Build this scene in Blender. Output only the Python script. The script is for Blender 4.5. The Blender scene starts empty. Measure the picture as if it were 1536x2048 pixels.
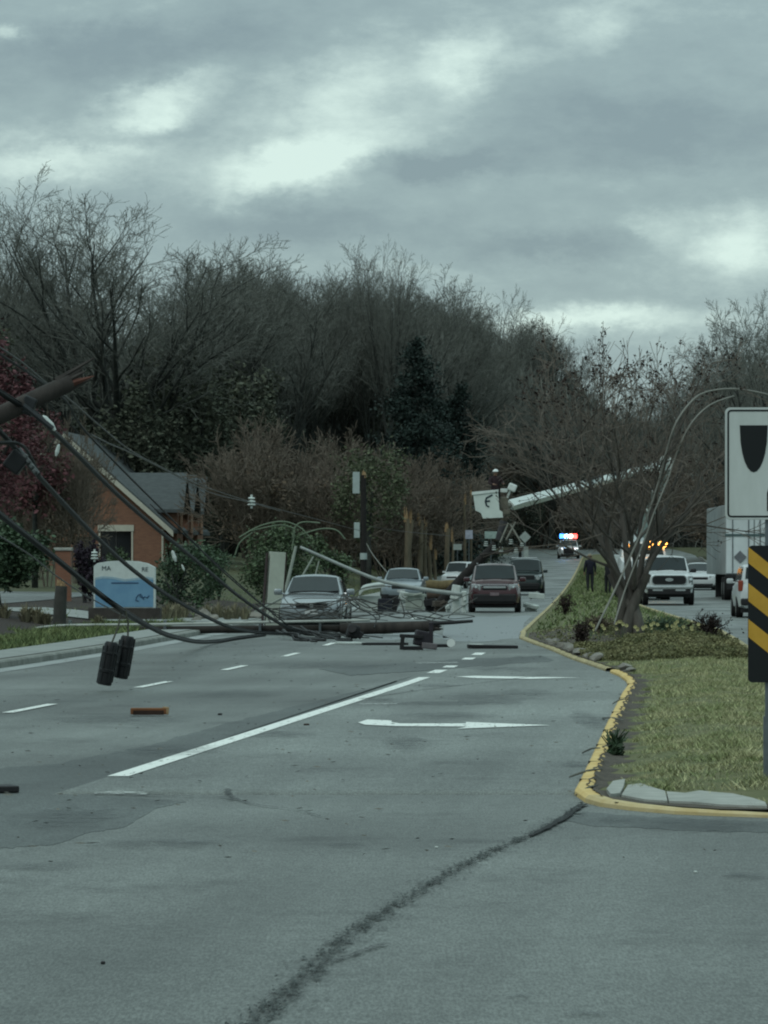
import bpy, bmesh, math, random
import numpy as np
from mathutils import Vector, Matrix
from math import radians as RD, sin, cos, pi
random.seed(7); RNG = np.random.default_rng(7)
scene = bpy.context.scene
COL = scene.collection

# ------------------------------------------------------------------ camera
FOC, HOR, EYE = 8500.0, 1127.0, 1.7      # focal length in photo pixels, horizon row, eye height
cam_d = bpy.data.cameras.new("camera"); cam = bpy.data.objects.new("camera", cam_d); COL.objects.link(cam)
cam_d.sensor_fit = 'HORIZONTAL'; cam_d.sensor_width = 36.0; cam_d.lens = FOC/1536*36.0
cam_d.shift_y = (HOR-1024)/1536
cam_d.clip_start = 0.5; cam_d.clip_end = 6000
cam.location = (0, 0, EYE); cam.rotation_euler = (pi/2, 0, 0)
scene.camera = cam
scene.view_settings.view_transform = 'Standard'; scene.view_settings.look = 'None'
scene.view_settings.exposure = 0.0; scene.view_settings.gamma = 1.0
scene.render.engine = 'CYCLES'
scene.cycles.max_bounces = 5; scene.cycles.transparent_max_bounces = 8
scene.cycles.pixel_filter_type = 'BLACKMAN_HARRIS'; scene.cycles.filter_width = 2.1
scene.cycles.use_denoising = True

# ------------------------------------------------------------------ sky
SUN_EL, SUN_ROT = RD(48), RD(215)
world = bpy.data.worlds.new("World"); scene.world = world; world.use_nodes = True
wt = world.node_tree; wt.nodes.clear()
def WN(t): return wt.nodes.new(t)
def WM(op, a, b=None, c=None, clamp=False):
    n = WN('ShaderNodeMath'); n.operation = op; n.use_clamp = clamp
    for i, v in enumerate((a, b, c)):
        if v is None: continue
        if isinstance(v, (int, float)): n.inputs[i].default_value = v
        else: wt.links.new(v, n.inputs[i])
    return n.outputs[0]
tc = WN('ShaderNodeTexCoord'); sp = WN('ShaderNodeSeparateXYZ'); wt.links.new(tc.outputs['Generated'], sp.inputs[0])
dx, dy, dz = sp.outputs
yy = WM('MAXIMUM', dy, 0.15)
u = WM('DIVIDE', dx, yy); v = WM('DIVIDE', dz, yy)
def NZ(scale, su, sv, detail, rough, off):
    cx = WN('ShaderNodeCombineXYZ')
    wt.links.new(WM('MULTIPLY', u, su), cx.inputs[0]); wt.links.new(WM('MULTIPLY', v, sv), cx.inputs[1]); cx.inputs[2].default_value = off
    n = WN('ShaderNodeTexNoise'); n.inputs['Scale'].default_value = scale; n.inputs['Detail'].default_value = detail; n.inputs['Roughness'].default_value = rough
    wt.links.new(cx.outputs[0], n.inputs['Vector']); return n
w1 = NZ(1.0, 42, 75, 4, 0.55, 1.3); ws = WN('ShaderNodeSeparateColor'); wt.links.new(w1.outputs['Color'], ws.inputs[0])
w2 = NZ(1.0, 150, 240, 8, 0.68, 5.1); ws2 = WN('ShaderNodeSeparateColor'); wt.links.new(w2.outputs['Color'], ws2.inputs[0])
UD = WM('ADD', WM('MULTIPLY', u, 1000), WM('ADD', WM('MULTIPLY', WM('SUBTRACT', ws.outputs[0], 0.5), 22), WM('MULTIPLY', WM('SUBTRACT', ws2.outputs[0], 0.5), 12)))
VD = WM('ADD', WM('MULTIPLY', v, 1000), WM('ADD', WM('MULTIPLY', WM('SUBTRACT', ws.outputs[1], 0.5), 11), WM('MULTIPLY', WM('SUBTRACT', ws2.outputs[1], 0.5), 8)))
# cloud banks as directions in milliradians: azimuth, elevation, half sizes, slope, weight (bright +, dark -)
BANKS = [(20,118,12,8,.2,.50),(-10,110,17,9,.25,.42),(-52,108,16,6.5,.3,.55),(-22,94,20,7,.1,.62),(-80,95,24,6,.05,.50),
 (-86,124,6,2.2,0,.4),(83,75,12,8,0,.52),(66,78,6,5,0,.25),(50,128,9,6,.2,.3),(48,57,26,3.4,0,.55),(10,68,22,2,0,.12),(-60,130,22,3,0,.15),
 (60,90,26,2.0,.05,.12),(2,101,20,5,.2,.22),
 (-65,121,28,9,.15,-.40),(62,101,36,11,.0,-.38),(14,93,18,3.2,0,-.42),(-18,80,38,5,-.04,-.32),(40,75,24,3.4,0,-.34),(-62,101,13,2.5,.05,-.28),(-30,124,20,8,.3,-.18)]
acc = None
for (cx_, cy_, a_, b_, k_, w_) in BANKS:
    du = WM('SUBTRACT', UD, cx_)
    dv = WM('SUBTRACT', WM('SUBTRACT', VD, cy_), WM('MULTIPLY', du, k_))
    e = WM('MULTIPLY', du, 1/a_); f = WM('MULTIPLY', dv, 1/b_)
    g = WM('MULTIPLY', WM('EXPONENT', WM('MULTIPLY', WM('ADD', WM('MULTIPLY', e, e), WM('MULTIPLY', f, f)), -1)), w_)
    acc = g if acc is None else WM('ADD', acc, g)
fb = NZ(1.0, 55, 120, 10, 0.66, 9.7)
val = WM('ADD', WM('ADD', acc, 0.40), WM('MULTIPLY', WM('SUBTRACT', fb.outputs['Fac'], 0.5), 0.62), clamp=True)
ramp = WN('ShaderNodeValToRGB'); wt.links.new(val, ramp.inputs[0])
rp = ramp.color_ramp; rp.elements[0].position = 0.05; rp.elements[0].color = (.240,.330,.352,1)
rp.elements[1].position = 0.95; rp.elements[1].color = (.72,.90,.83,1)
e = rp.elements.new(0.42); e.color = (.330,.445,.450,1)
e = rp.elements.new(0.65); e.color = (.47,.61,.59,1)
sky = WN('ShaderNodeTexSky'); sky.sky_type = 'NISHITA'; sky.sun_disc = False; sky.sun_elevation = SUN_EL; sky.sun_rotation = SUN_ROT
skm = WN('ShaderNodeMix'); skm.data_type = 'RGBA'; skm.inputs[0].default_value = 0.9     # cloud cover over the blue
sks = WN('ShaderNodeVectorMath'); sks.operation = 'SCALE'; sks.inputs[3].default_value = 0.10; wt.links.new(sky.outputs[0], sks.inputs[0])
wt.links.new(sks.outputs[0], skm.inputs[6])
up = WM('ADD', 1.0, WM('MULTIPLY', WM('MAXIMUM', WM('SUBTRACT', dz, 0.15), 0.0), 2.0))      # an overcast sky is brighter overhead
cls = WN('ShaderNodeVectorMath'); cls.operation = 'SCALE'; wt.links.new(ramp.outputs[0], cls.inputs[0]); wt.links.new(up, cls.inputs[3])
wt.links.new(cls.outputs[0], skm.inputs[7])
bg = WN('ShaderNodeBackground'); bg.inputs[1].default_value = 1.0; wt.links.new(skm.outputs[2], bg.inputs[0])
wo = WN('ShaderNodeOutputWorld'); wt.links.new(bg.outputs[0], wo.inputs[0])

sd = bpy.data.lights.new("sun", 'SUN'); sd.energy = 0.7; sd.angle = RD(25); sd.color = (1, .97, .92)
sun = bpy.data.objects.new("sun", sd); COL.objects.link(sun)
sun.rotation_euler = (pi/2-SUN_EL, 0, pi-SUN_ROT)

# ------------------------------------------------------------------ materials
MATS = {}
def mat(name, col, rough=.7, var=.25, scale=6.0, spec=.3, metal=0.0, bump=0.0, bscale=None, emit=None, island=0.0, stretch=(1,1,1), col2=None, coat=0.0):
    if name in MATS: return MATS[name]
    m = bpy.data.materials.new(name); m.use_nodes = True; nt = m.node_tree
    b = nt.nodes['Principled BSDF']; b.inputs['Roughness'].default_value = rough; b.inputs['Metallic'].default_value = metal
    b.inputs['Specular IOR Level'].default_value = spec; b.inputs['Coat Weight'].default_value = coat
    t = nt.nodes.new('ShaderNodeTexCoord'); mp = nt.nodes.new('ShaderNodeMapping'); mp.inputs['Scale'].default_value = stretch
    nt.links.new(t.outputs['Object'], mp.inputs[0])
    n = nt.nodes.new('ShaderNodeTexNoise'); n.inputs['Scale'].default_value = scale; n.inputs['Detail'].default_value = 6; n.inputs['Roughness'].default_value = .65
    nt.links.new(mp.outputs[0], n.inputs['Vector'])
    mx = nt.nodes.new('ShaderNodeMix'); mx.data_type = 'RGBA'
    c2 = col2 if col2 else tuple(c*(1+var) for c in col)
    c1 = tuple(c*(1-var) for c in col) if not col2 else col
    mx.inputs[6].default_value = (*c1, 1); mx.inputs[7].default_value = (*c2, 1)
    mr = nt.nodes.new('ShaderNodeMapRange'); mr.inputs[1].default_value = .32; mr.inputs[2].default_value = .68; nt.links.new(n.outputs['Fac'], mr.inputs[0])
    nt.links.new(mr.outputs[0], mx.inputs[0]); out = mx.outputs[2]
    if island:
        gi = nt.nodes.new('ShaderNodeNewGeometry'); m2 = nt.nodes.new('ShaderNodeMapRange'); m2.inputs[3].default_value = 1-island; m2.inputs[4].default_value = 1+island
        nt.links.new(gi.outputs['Random Per Island'], m2.inputs[0]); vs = nt.nodes.new('ShaderNodeVectorMath'); vs.operation = 'SCALE'
        nt.links.new(out, vs.inputs[0]); nt.links.new(m2.outputs[0], vs.inputs[3]); out = vs.outputs[0]
    nt.links.new(out, b.inputs['Base Color'])
    if bump:
        n2 = nt.nodes.new('ShaderNodeTexNoise'); n2.inputs['Scale'].default_value = bscale or scale*4; n2.inputs['Detail'].default_value = 5
        nt.links.new(mp.outputs[0], n2.inputs['Vector'])
        bp = nt.nodes.new('ShaderNodeBump'); bp.inputs['Strength'].default_value = bump; bp.inputs['Distance'].default_value = .02
        nt.links.new(n2.outputs['Fac'], bp.inputs['Height']); nt.links.new(bp.outputs[0], b.inputs['Normal'])
    if emit:
        b.inputs['Emission Color'].default_value = (*emit[:3], 1); b.inputs['Emission Strength'].default_value = emit[3]
    MATS[name] = m; return m

def brick_mat(name, c1, c2, cm):
    m = bpy.data.materials.new(name); m.use_nodes = True; nt = m.node_tree; b = nt.nodes['Principled BSDF']; b.inputs['Roughness'].default_value = .85
    t = nt.nodes.new('ShaderNodeTexCoord'); s = nt.nodes.new('ShaderNodeSeparateXYZ'); nt.links.new(t.outputs['Object'], s.inputs[0])
    ad = nt.nodes.new('ShaderNodeMath'); nt.links.new(s.outputs[0], ad.inputs[0]); nt.links.new(s.outputs[1], ad.inputs[1])
    cb = nt.nodes.new('ShaderNodeCombineXYZ'); nt.links.new(ad.outputs[0], cb.inputs[0]); nt.links.new(s.outputs[2], cb.inputs[1])
    br = nt.nodes.new('ShaderNodeTexBrick'); br.inputs['Scale'].default_value = 4; br.inputs['Color1'].default_value = (*c1,1); br.inputs['Color2'].default_value = (*c2,1); br.inputs['Mortar'].default_value = (*cm,1)
    br.inputs['Mortar Size'].default_value = .012; br.inputs['Brick Width'].default_value = .9; br.inputs['Row Height'].default_value = .3
    nt.links.new(cb.outputs[0], br.inputs['Vector']); nt.links.new(br.outputs[0], b.inputs['Base Color']); MATS[name] = m; return m

def asphalt(name, base, wet=True):
    m = bpy.data.materials.new(name); m.use_nodes = True; nt = m.node_tree; b = nt.nodes['Principled BSDF']
    L = nt.links.new; N = nt.nodes.new
    t = N('ShaderNodeTexCoord')
    def nz(s, d=6, r=.6, st=None, rot=0.0):
        n = N('ShaderNodeTexNoise'); n.inputs['Scale'].default_value = s; n.inputs['Detail'].default_value = d; n.inputs['Roughness'].default_value = r
        if st:
            mp = N('ShaderNodeMapping'); mp.inputs['Scale'].default_value = st; L(mp.outputs[0], n.inputs['Vector'])
            m0 = N('ShaderNodeMapping'); m0.inputs['Rotation'].default_value = (0,0,rot); L(t.outputs['Object'], m0.inputs[0]); L(m0.outputs[0], mp.inputs[0])
        else: L(t.outputs['Object'], n.inputs['Vector'])
        return n.outputs['Fac']
    def mr(x, a, b_, c, d):
        q = N('ShaderNodeMapRange'); L(x, q.inputs[0]); 
        for i, k in enumerate((a, b_, c, d)): q.inputs[i+1].default_value = k
        return q.outputs[0]
    def mul(x, y):
        q = N('ShaderNodeMath'); q.operation = 'MULTIPLY'; L(x, q.inputs[0]); L(y, q.inputs[1]); return q.outputs[0]
    big = mr(nz(.16, 4, .55), .35, .65, .72, 1.22)
    patch = mr(nz(.75, 7, .7, (1, .8, 1)), .56, .66, 1.0, .66)
    lanes = mr(nz(1.0, 4, .6, (1.0, .03, 1), .0931), .34, .66, .80, 1.16)
    grit = mr(nz(75, 3, .8, (1, .14, 1)), .40, .60, .66, 1.34)  # grain colour also carries the shading of the aggregate's relief
    mid = mr(nz(13, 6, .8, (1, .3, 1)), .35, .65, .80, 1.20)
    f = mul(mul(mul(big, patch), mul(lanes, grit)), mid)
    vs = N('ShaderNodeVectorMath'); vs.operation = 'SCALE'; vs.inputs[0].default_value = base; L(f, vs.inputs[3]); L(vs.outputs[0], b.inputs['Base Color'])
    # dampness: rougher and drier close by, a film of water in hollows further up the road
    sp_ = N('ShaderNodeSeparateXYZ'); L(t.outputs['Object'], sp_.inputs[0])
    far = mr(sp_.outputs[1], 70, 115, .0, .55)
    wetn = mr(nz(.5, 5, .6, (1, .35, 1)), .4, .6, .0, 1.0)
    wv = mul(far, wetn)
    ro = N('ShaderNodeMapRange'); L(wv, ro.inputs[0]); ro.inputs[3].default_value = .62; ro.inputs[4].default_value = .2
    L(ro.outputs[0], b.inputs['Roughness']); b.inputs['Specular IOR Level'].default_value = .42
    bp = N('ShaderNodeBump'); bp.inputs['Strength'].default_value = .35; bp.inputs['Distance'].default_value = .012
    L(nz(55, 4, .8, (1,.3,1)), bp.inputs['Height']); L(bp.outputs[0], b.inputs['Normal'])
    MATS[name] = m; return m

def worn(name, col, lo=.38, hi=.5, scale=9, alpha=1.0, rough=.7, stretch=(1,1,1)):
    """thin worn or broken film: paint, tar, stain"""
    m = bpy.data.materials.new(name); m.use_nodes = True; nt = m.node_tree; b = nt.nodes['Principled BSDF']; L = nt.links.new
    b.inputs['Base Color'].default_value = (*col, 1); b.inputs['Roughness'].default_value = rough
    t = nt.nodes.new('ShaderNodeTexCoord'); mp = nt.nodes.new('ShaderNodeMapping'); mp.inputs['Scale'].default_value = stretch; L(t.outputs['Object'], mp.inputs[0])
    n = nt.nodes.new('ShaderNodeTexNoise'); n.inputs['Scale'].default_value = scale; n.inputs['Detail'].default_value = 8; n.inputs['Roughness'].default_value = .7; L(mp.outputs[0], n.inputs['Vector'])
    r = nt.nodes.new('ShaderNodeMapRange'); L(n.outputs['Fac'], r.inputs[0]); r.inputs[1].default_value = lo; r.inputs[2].default_value = hi; r.inputs[4].default_value = alpha
    L(r.outputs[0], b.inputs['Alpha']); MATS[name] = m; return m

# ------------------------------------------------------------------ mesh helpers
def fan(col, n): return [col]*n
class MB:
    def __init__(s): s.v = []; s.f = []; s.mi = []; s.m = 0
    def face(s, idx): s.f.append(tuple(idx)); s.mi.append(s.m)
    def add(s, vs, fs, mi=None):
        o = len(s.v); s.v.extend(tuple(p) for p in vs)
        for f in fs: s.f.append(tuple(i+o for i in f)); s.mi.append(s.m if mi is None else mi)
    def box(s, c, sz, rot=None, bev=0.0):
        hx, hy, hz = sz[0]/2, sz[1]/2, sz[2]/2
        if bev > 0:
            b = min(bev, hx*.9, hy*.9, hz*.9); bm = bmesh.new(); bmesh.ops.create_cube(bm, size=1)
            for q in bm.verts: q.co = Vector((q.co.x*sz[0], q.co.y*sz[1], q.co.z*sz[2]))
            bmesh.ops.bevel(bm, geom=list(bm.edges), offset=b, segments=2, affect='EDGES', profile=.5)
            bm.verts.index_update(); vs = [q.co.copy() for q in bm.verts]; fs = [[q.index for q in f.verts] for f in bm.faces]; bm.free()
        else:
            vs = [Vector((x*hx, y*hy, z*hz)) for x in (-1,1) for y in (-1,1) for z in (-1,1)]
            fs = [(0,1,3,2),(4,6,7,5),(0,4,5,1),(2,3,7,6),(0,2,6,4),(1,5,7,3)]
        R = Matrix.Identity(3)
        if rot is not None: R = rot if isinstance(rot, Matrix) else Matrix.Rotation(rot[2],3,'Z')@Matrix.Rotation(rot[1],3,'Y')@Matrix.Rotation(rot[0],3,'X')
        c = Vector(c); s.add([c+R@q for q in vs], fs); return s
    def tube(s, pts, rad, n=8, cap=True):
        pts = [Vector(p) for p in pts]; k = len(pts)
        if not hasattr(rad, '__len__'): rad = [rad]*k
        ref = None; o = len(s.v)
        for i, p in enumerate(pts):
            d = (pts[min(i+1,k-1)]-pts[max(i-1,0)])
            if d.length < 1e-9: d = Vector((0,0,1))
            d.normalize()
            if ref is None: ref = Vector((0,0,1)) if abs(d.z) < .9 else Vector((1,0,0))
            a = d.cross(ref)
            if a.length < 1e-4: a = d.cross(Vector((0.3,1,.2)))
            a.normalize(); b = a.cross(d); ref = b
            for j in range(n):
                t = 2*pi*j/n; q = p+(a*cos(t)+b*sin(t))*rad[i]; s.v.append((q.x,q.y,q.z))
        for i in range(k-1):
            for j in range(n):
                j2 = (j+1)%n; s.face((o+i*n+j, o+i*n+j2, o+(i+1)*n+j2, o+(i+1)*n+j))
        if cap: s.face([o+j for j in range(n)][::-1]); s.face([o+(k-1)*n+j for j in range(n)])
        return s
    def prism(s, poly, axis, a, b):
        """poly of 2d points extruded along axis: 'y' -> (x,z), 'x' -> (y,z), 'z' -> (x,y)"""
        n = len(poly)
        def mk(p, t): return {'y':(p[0],t,p[1]),'x':(t,p[0],p[1]),'z':(p[0],p[1],t)}[axis]
        s.add([mk(p,a) for p in poly]+[mk(p,b) for p in poly], [tuple(range(n))[::-1], tuple(range(n,2*n))]+[(i,(i+1)%n,n+(i+1)%n,n+i) for i in range(n)]); return s
    def loft(s, secs, cap=True):
        n = len(secs[0]); o = len(s.v)
        for q in secs: s.v.extend(tuple(p) for p in q)
        for i in range(len(secs)-1):
            for j in range(n):
                j2 = (j+1)%n; s.face((o+i*n+j, o+i*n+j2, o+(i+1)*n+j2, o+(i+1)*n+j))
        if cap: s.face([o+j for j in range(n)][::-1]); s.face([o+(len(secs)-1)*n+j for j in range(n)])
        return s
    def ball(s, c, r, n=10, m=7, squash=(1,1,1)):
        vs = []; fs = []
        for i in range(m+1):
            a = pi*i/m
            for j in range(n): b = 2*pi*j/n; vs.append((c[0]+r*squash[0]*sin(a)*cos(b), c[1]+r*squash[1]*sin(a)*sin(b), c[2]+r*squash[2]*cos(a)))
        for i in range(m):
            for j in range(n): fs.append((i*n+j,(i+1)*n+j,(i+1)*n+(j+1)%n,i*n+(j+1)%n))
        s.add(vs, fs); return s
    def build(s, name, mats, parent=None, smooth=False, origin=None):
        me = bpy.data.meshes.new(name); vs = s.v
        o = bpy.data.objects.new(name, me)
        if parent is None and origin is not False:
            if origin is None:
                a = np.array(vs); origin = (a[:,0].mean(), a[:,1].mean(), a[:,2].min())
            vs = [(p[0]-origin[0], p[1]-origin[1], p[2]-origin[2]) for p in vs]; o.location = origin
        me.from_pydata(vs, [], s.f)
        for m in (mats if isinstance(mats, (list, tuple)) else [mats]): me.materials.append(m)
        if len(me.materials) > 1: me.polygons.foreach_set('material_index', s.mi)
        bm = bmesh.new(); bm.from_mesh(me); bmesh.ops.recalc_face_normals(bm, faces=bm.faces); bm.to_mesh(me); bm.free()
        if smooth: me.polygons.foreach_set('use_smooth', [True]*len(me.polygons)); 
        if smooth and smooth is not True:
            try: me.set_sharp_from_angle(angle=RD(smooth))
            except Exception: pass
        COL.objects.link(o)
        if parent is not None: o.parent = parent
        return o
def npmesh(name, V, Fq, mats, parent=None, origin=None):
    """V (n,3), Fq (m,k) -> object"""
    V = np.asarray(V, dtype=np.float32); Fq = np.asarray(Fq, dtype=np.int32)
    me = bpy.data.meshes.new(name); o = bpy.data.objects.new(name, me)
    if origin is not None: V = V-np.array(origin, dtype=np.float32); o.location = origin
    k = Fq.shape[1]; me.vertices.add(len(V)); me.vertices.foreach_set('co', V.ravel()); me.loops.add(Fq.size); me.loops.foreach_set('vertex_index', Fq.ravel())
    me.polygons.add(len(Fq)); me.polygons.foreach_set('loop_start', np.arange(len(Fq), dtype=np.int32)*k); me.update(calc_edges=True); me.validate()
    for m in (mats if isinstance(mats, (list, tuple)) else [mats]): me.materials.append(m)
    COL.objects.link(o)
    if parent is not None: o.parent = parent
    return o
def tag(o, label=None, cat=None, group=None, kind=None):
    if label: o['label'] = label
    if cat: o['category'] = cat
    if group: o['group'] = group
    if kind: o['kind'] = kind
    return o
def thing(name, label, cat, loc=(0,0,0), rz=0.0, group=None):
    o = bpy.data.objects.new(name, None); COL.objects.link(o); o.location = loc; o.rotation_euler = (0,0,rz); o.empty_display_size = .2
    return tag(o, label, cat, group)
def dup(root, loc, rz=0.0, sc=1.0, label=None, group=None):
    r = root.copy(); COL.objects.link(r); r.location = loc; r.rotation_euler = (0,0,rz); r.scale = (sc,sc,sc) if not hasattr(sc,'__len__') else sc
    if label: r['label'] = label
    if group: r['group'] = group
    for ch in list(root.children):
        c = ch.copy(); COL.objects.link(c); c.parent = r
        for g in list(ch.children): d = g.copy(); COL.objects.link(d); d.parent = c
    return r
def P(px, py, Y): return ((px-768)/FOC*Y, Y, EYE+(HOR-py)/FOC*Y)     # photo measurement + distance -> place
def PX(px, Y): return (px-768)/FOC*Y
def smooth_path(pts, n=6):
    p = [Vector(q) for q in pts]; out = []
    for i in range(len(p)-1):
        a, b, c, d = p[max(i-1,0)], p[i], p[i+1], p[min(i+2,len(p)-1)]
        for k in range(n):
            t = k/n; out.append(.5*((2*b)+(c-a)*t+(2*a-5*b+4*c-d)*t*t+(3*b-a-3*c+d)*t**3))
    out.append(p[-1]); return out
# ------------------------------------------------------------------ lie of the land
def sst(a, b, x): t = min(max((x-a)/(b-a), 0), 1); return t*t*(3-2*t)
_ys = np.arange(-200, 3000, 1.0); _sl = np.interp(_ys, [58, 90, 205, 3000], [.0933, .049, .052, .056]); _R = np.cumsum(_sl); _R = _R-np.interp(0, _ys, _R)
def L1(Y): return -5.27+float(np.interp(Y, _ys, _R))          # left-turn lane line
def kerbL(Y): return L1(Y)-7.25
_ml = [(28.4,2.57),(28.6,2.25),(28.8,1.97),(29.25,1.69),(29.7,1.51),(30.2,1.43),(31.2,1.40),(33.4,1.56),(36.8,1.80),(44.7,2.35),(54.9,3.08),(58.5,3.36),(61,3.48),(64.2,3.54),(69.5,3.45),(75.7,3.31),(83.5,3.26),(90.9,3.12),(96,3.06),(104,3.36)]
_mr = [(28.4,3.3),(28.8,3.9),(29.8,4.3),(31.5,4.4),(40,4.75),(70,6.4),(88.6,7.54),(107,8.5),(140,9.4),(174,10.3),(205,11.4),(300,15.8),(420,22.5)]
def medL(Y): return float(np.interp(Y, *zip(*_ml))) if Y < 104 else L1(Y)+.25
def medR(Y): return float(np.interp(Y, *zip(*_mr)))
def kerbR(Y): return medR(Y)+8.2
def zr(Y):
    if Y < 140: return 0.0
    if Y < 390: return 2.16*((Y-140)/250)**1.9
    return 2.16+1.2*sst(390, 470, Y)-0.0*(Y-470)
def med_z(X, Y):
    e = min(X-medL(Y), medR(Y)-X, (Y-28.4))
    bump = .05*sst(70, 90, Y)
    return zr(Y)+.02+(.13+bump)*sst(.2, 1.3, e)*sst(2.2, 5.0, Y-28.4)
def h(X, Y):
    l, r = kerbL(Y), kerbR(Y)
    if X < l:
        d = l-X
        z = zr(Y)+.12*sst(0,.2,d)+.30*sst(3.0,6.5,d)+.5*sst(8,40,d)+.75*sst(130,250,Y)*sst(2,12,d)
        z += 2.0*sst(60,200,d)*sst(200,420,Y)
        return z
    if X > r:
        d = X-r; return zr(Y)+.12*sst(0,.2,d)+.5*sst(3,30,d)+2.5*sst(40,200,d)
    return zr(Y)
GY = sorted(set(list(range(-60, 16, 12))+[16+2*i for i in range(60)]+[136+6*i for i in range(70)]+[560,620,700,800,950,1200,1600,2200,3000]))

def grid_mesh(name, rows, mats, kind='structure', origin=(0,0,0)):
    n = len(rows[0]); V = [p for r in rows for p in r]; Fq = [(i*n+j, i*n+j+1, (i+1)*n+j+1, (i+1)*n+j) for i in range(len(rows)-1) for j in range(n-1)]
    o = npmesh(name, V, Fq, mats, origin=origin); o['kind'] = kind
    o.data.polygons.foreach_set('use_smooth', [True]*len(o.data.polygons)); return o

M_soil = mat('grass_ground', (.040,.055,.022), .95, col2=(.075,.070,.036), scale=.6, bump=.5, bscale=12)
tl = [-700,-300,-150,-90,-60,-45,-35,-28,-22,-17,-13,-10,-8,-6.5,-5.5,-4.5,-3.6,-3,-2,-1,-.3,-.02]
tr = [.02,.3,1,2,4,7,12,20,35,60,100,200,450,900]
rows = []
for Y in GY:
    l, r = kerbL(Y), kerbR(Y); row = []
    for t in tl: X = l+t; row.append((X, Y, h(X,Y)))
    for f in (0,.2,.4,.6,.8,1): X = l+.03+(r-l-.06)*f; row.append((X, Y, zr(Y)-.06))
    for t in tr: X = r+t; row.append((X, Y, h(X,Y)))
    rows.append(row)
grid_mesh('ground', rows, M_soil)
A1 = asphalt('road_asphalt', (.116,.127,.117))
RY = [y for y in GY if y <= 472]
def strip(name, lf, rf, Ys, m, dz, cols=6, zf=None):
    rows = []
    for Y in Ys:
        a, b = lf(Y), rf(Y); rows.append([(a+(b-a)*k/cols, Y, (zf or (lambda X, Y: zr(Y)))(a+(b-a)*k/cols, Y)+dz) for k in range(cols+1)])
    return grid_mesh(name, rows, m)
strip('road', lambda Y: kerbL(Y)-.02 if Y > 26 else kerbL(Y)-60*sst(26,14,Y) , lambda Y: kerbR(Y)+.02 if Y > 26 else kerbR(Y)+60*sst(26,14,Y), RY, A1, 0, cols=10)
# turn lane: a lighter, newer overlay
A2 = asphalt('overlay_asphalt', (.142,.156,.144))
strip('turn_lane', lambda Y: L1(Y)-.08, lambda Y: medL(Y)-.01, [31.25,31.26]+[32+1.5*i for i in range(24)]+[69,72,75,78,80], A2, .004, zf=lambda X, Y: zr(Y)-(.02 if Y < 31.255 else 0))

# kerbs
M_kerb = mat('kerb_concrete', (.20,.21,.19), .85, .3, 3, bump=.3)
M_yel = mat('kerb_yellow', (.50,.33,.10), .75, col2=(.62,.47,.20), scale=3, bump=.3)
M_pale = mat('kerb_faded_yellow', (.33,.28,.15), .8, .35, 2.5, bump=.3)
def sweep(name, path, prof, m, closed=False, scl=None):
    """profile (offset to the left of travel, z) swept on a path of (x,y)"""
    rows = []
    for i, (x, y) in enumerate(path):
        a = Vector(path[max(i-1,0)]); b = Vector(path[min(i+1,len(path)-1)]); d = (b-a).normalized(); n = Vector((-d.y, d.x))
        s_ = scl(i) if scl else 1.0; rows.append([(x+n.x*o*s_, y+n.y*o*s_, zr(y)+(z*s_ if z > 0 else z)) for o, z in prof])
    ob = grid_mesh(name, rows, m); ob.data.polygons.foreach_set('use_smooth', [False]*len(ob.data.polygons)); return ob
kp = [(0,-.05),(0,.10),(.03,.13),(.16,.135),(.17,.05)]
sweep('kerb', [(kerbL(y), y) for y in [20+2*i for i in range(200)]], kp, M_kerb)
sweep('gutter', [(kerbL(y)+.42, y) for y in [20+2*i for i in range(100)]], [(0,.006),(.415,.01)], mat('gutter_concrete', (.24,.26,.25), .55, .3, 1.2, spec=.5))
sweep('kerb', [(kerbR(y), y) for y in [400-2*i for i in range(190)]], kp, M_kerb)
km = [(0,-.05),(0,.032),(.025,.055),(.105,.058),(.125,.045),(.13,-.05)]
kl = [(medL(y), y) for y in [66-.6*i for i in range(58)]+[31.2,30.7,30.2,29.7,29.25,28.8,28.6,28.4]]+[(3.0,28.3)]
right_nose = [(3.4,28.4),(3.9,28.8),(4.3,29.8),(4.4,31.5)]+[(medR(y), y) for y in [36,44,52,60,66]]
sweep('median_kerb_yellow', kl[:61], km, M_yel)
M_front = mat('kerb_cream_paint', (.40,.30,.13), .8, col2=(.54,.45,.26), scale=2.5, bump=.3)
nose = kl[60:]+right_nose
sweep('median_kerb_nose', nose, km, M_front, scl=lambda i: max(.55, 1-.09*i))

sweep('median_kerb_faded', [(medL(y), y) for y in [420-4*i for i in range(76)]+[114-1.0*i for i in range(48)]], km, M_pale)
sweep('median_kerb_faded', [(medR(y), y) for y in [66+4*i for i in range(88)]], km, M_pale)
b_ = MB()
for y_ in (58.1,52.0,47.1,42.0,38.6,35.3,32.4):
    b_.box((medL(y_)+.066, y_, .031), (.128, .016, .057))
b_.build('kerb_joint', mat('joint_dark', (.045,.038,.028), .9, .4, 20), origin=False)['kind'] = 'structure'
# median ground
M_med = mat('median_turf', (.075,.095,.036), .95, col2=(.14,.13,.065), scale=2.2, bump=.6, bscale=18)
def med_rows():
    Ys = [28.6,28.8,29.1,29.5,30]+[30.5+.6*i for i in range(60)]+[66.5+1.5*i for i in range(60)]+[158+5*i for i in range(52)]
    rows = []
    for Y in Ys:
        a, b = medL(Y)+.15, medR(Y)-.15
        rows.append([(a+(b-a)*k/14, Y, med_z(a+(b-a)*k/14, Y)) for k in range(15)])
    return rows
grid_mesh('median_ground', med_rows(), M_med)
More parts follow.
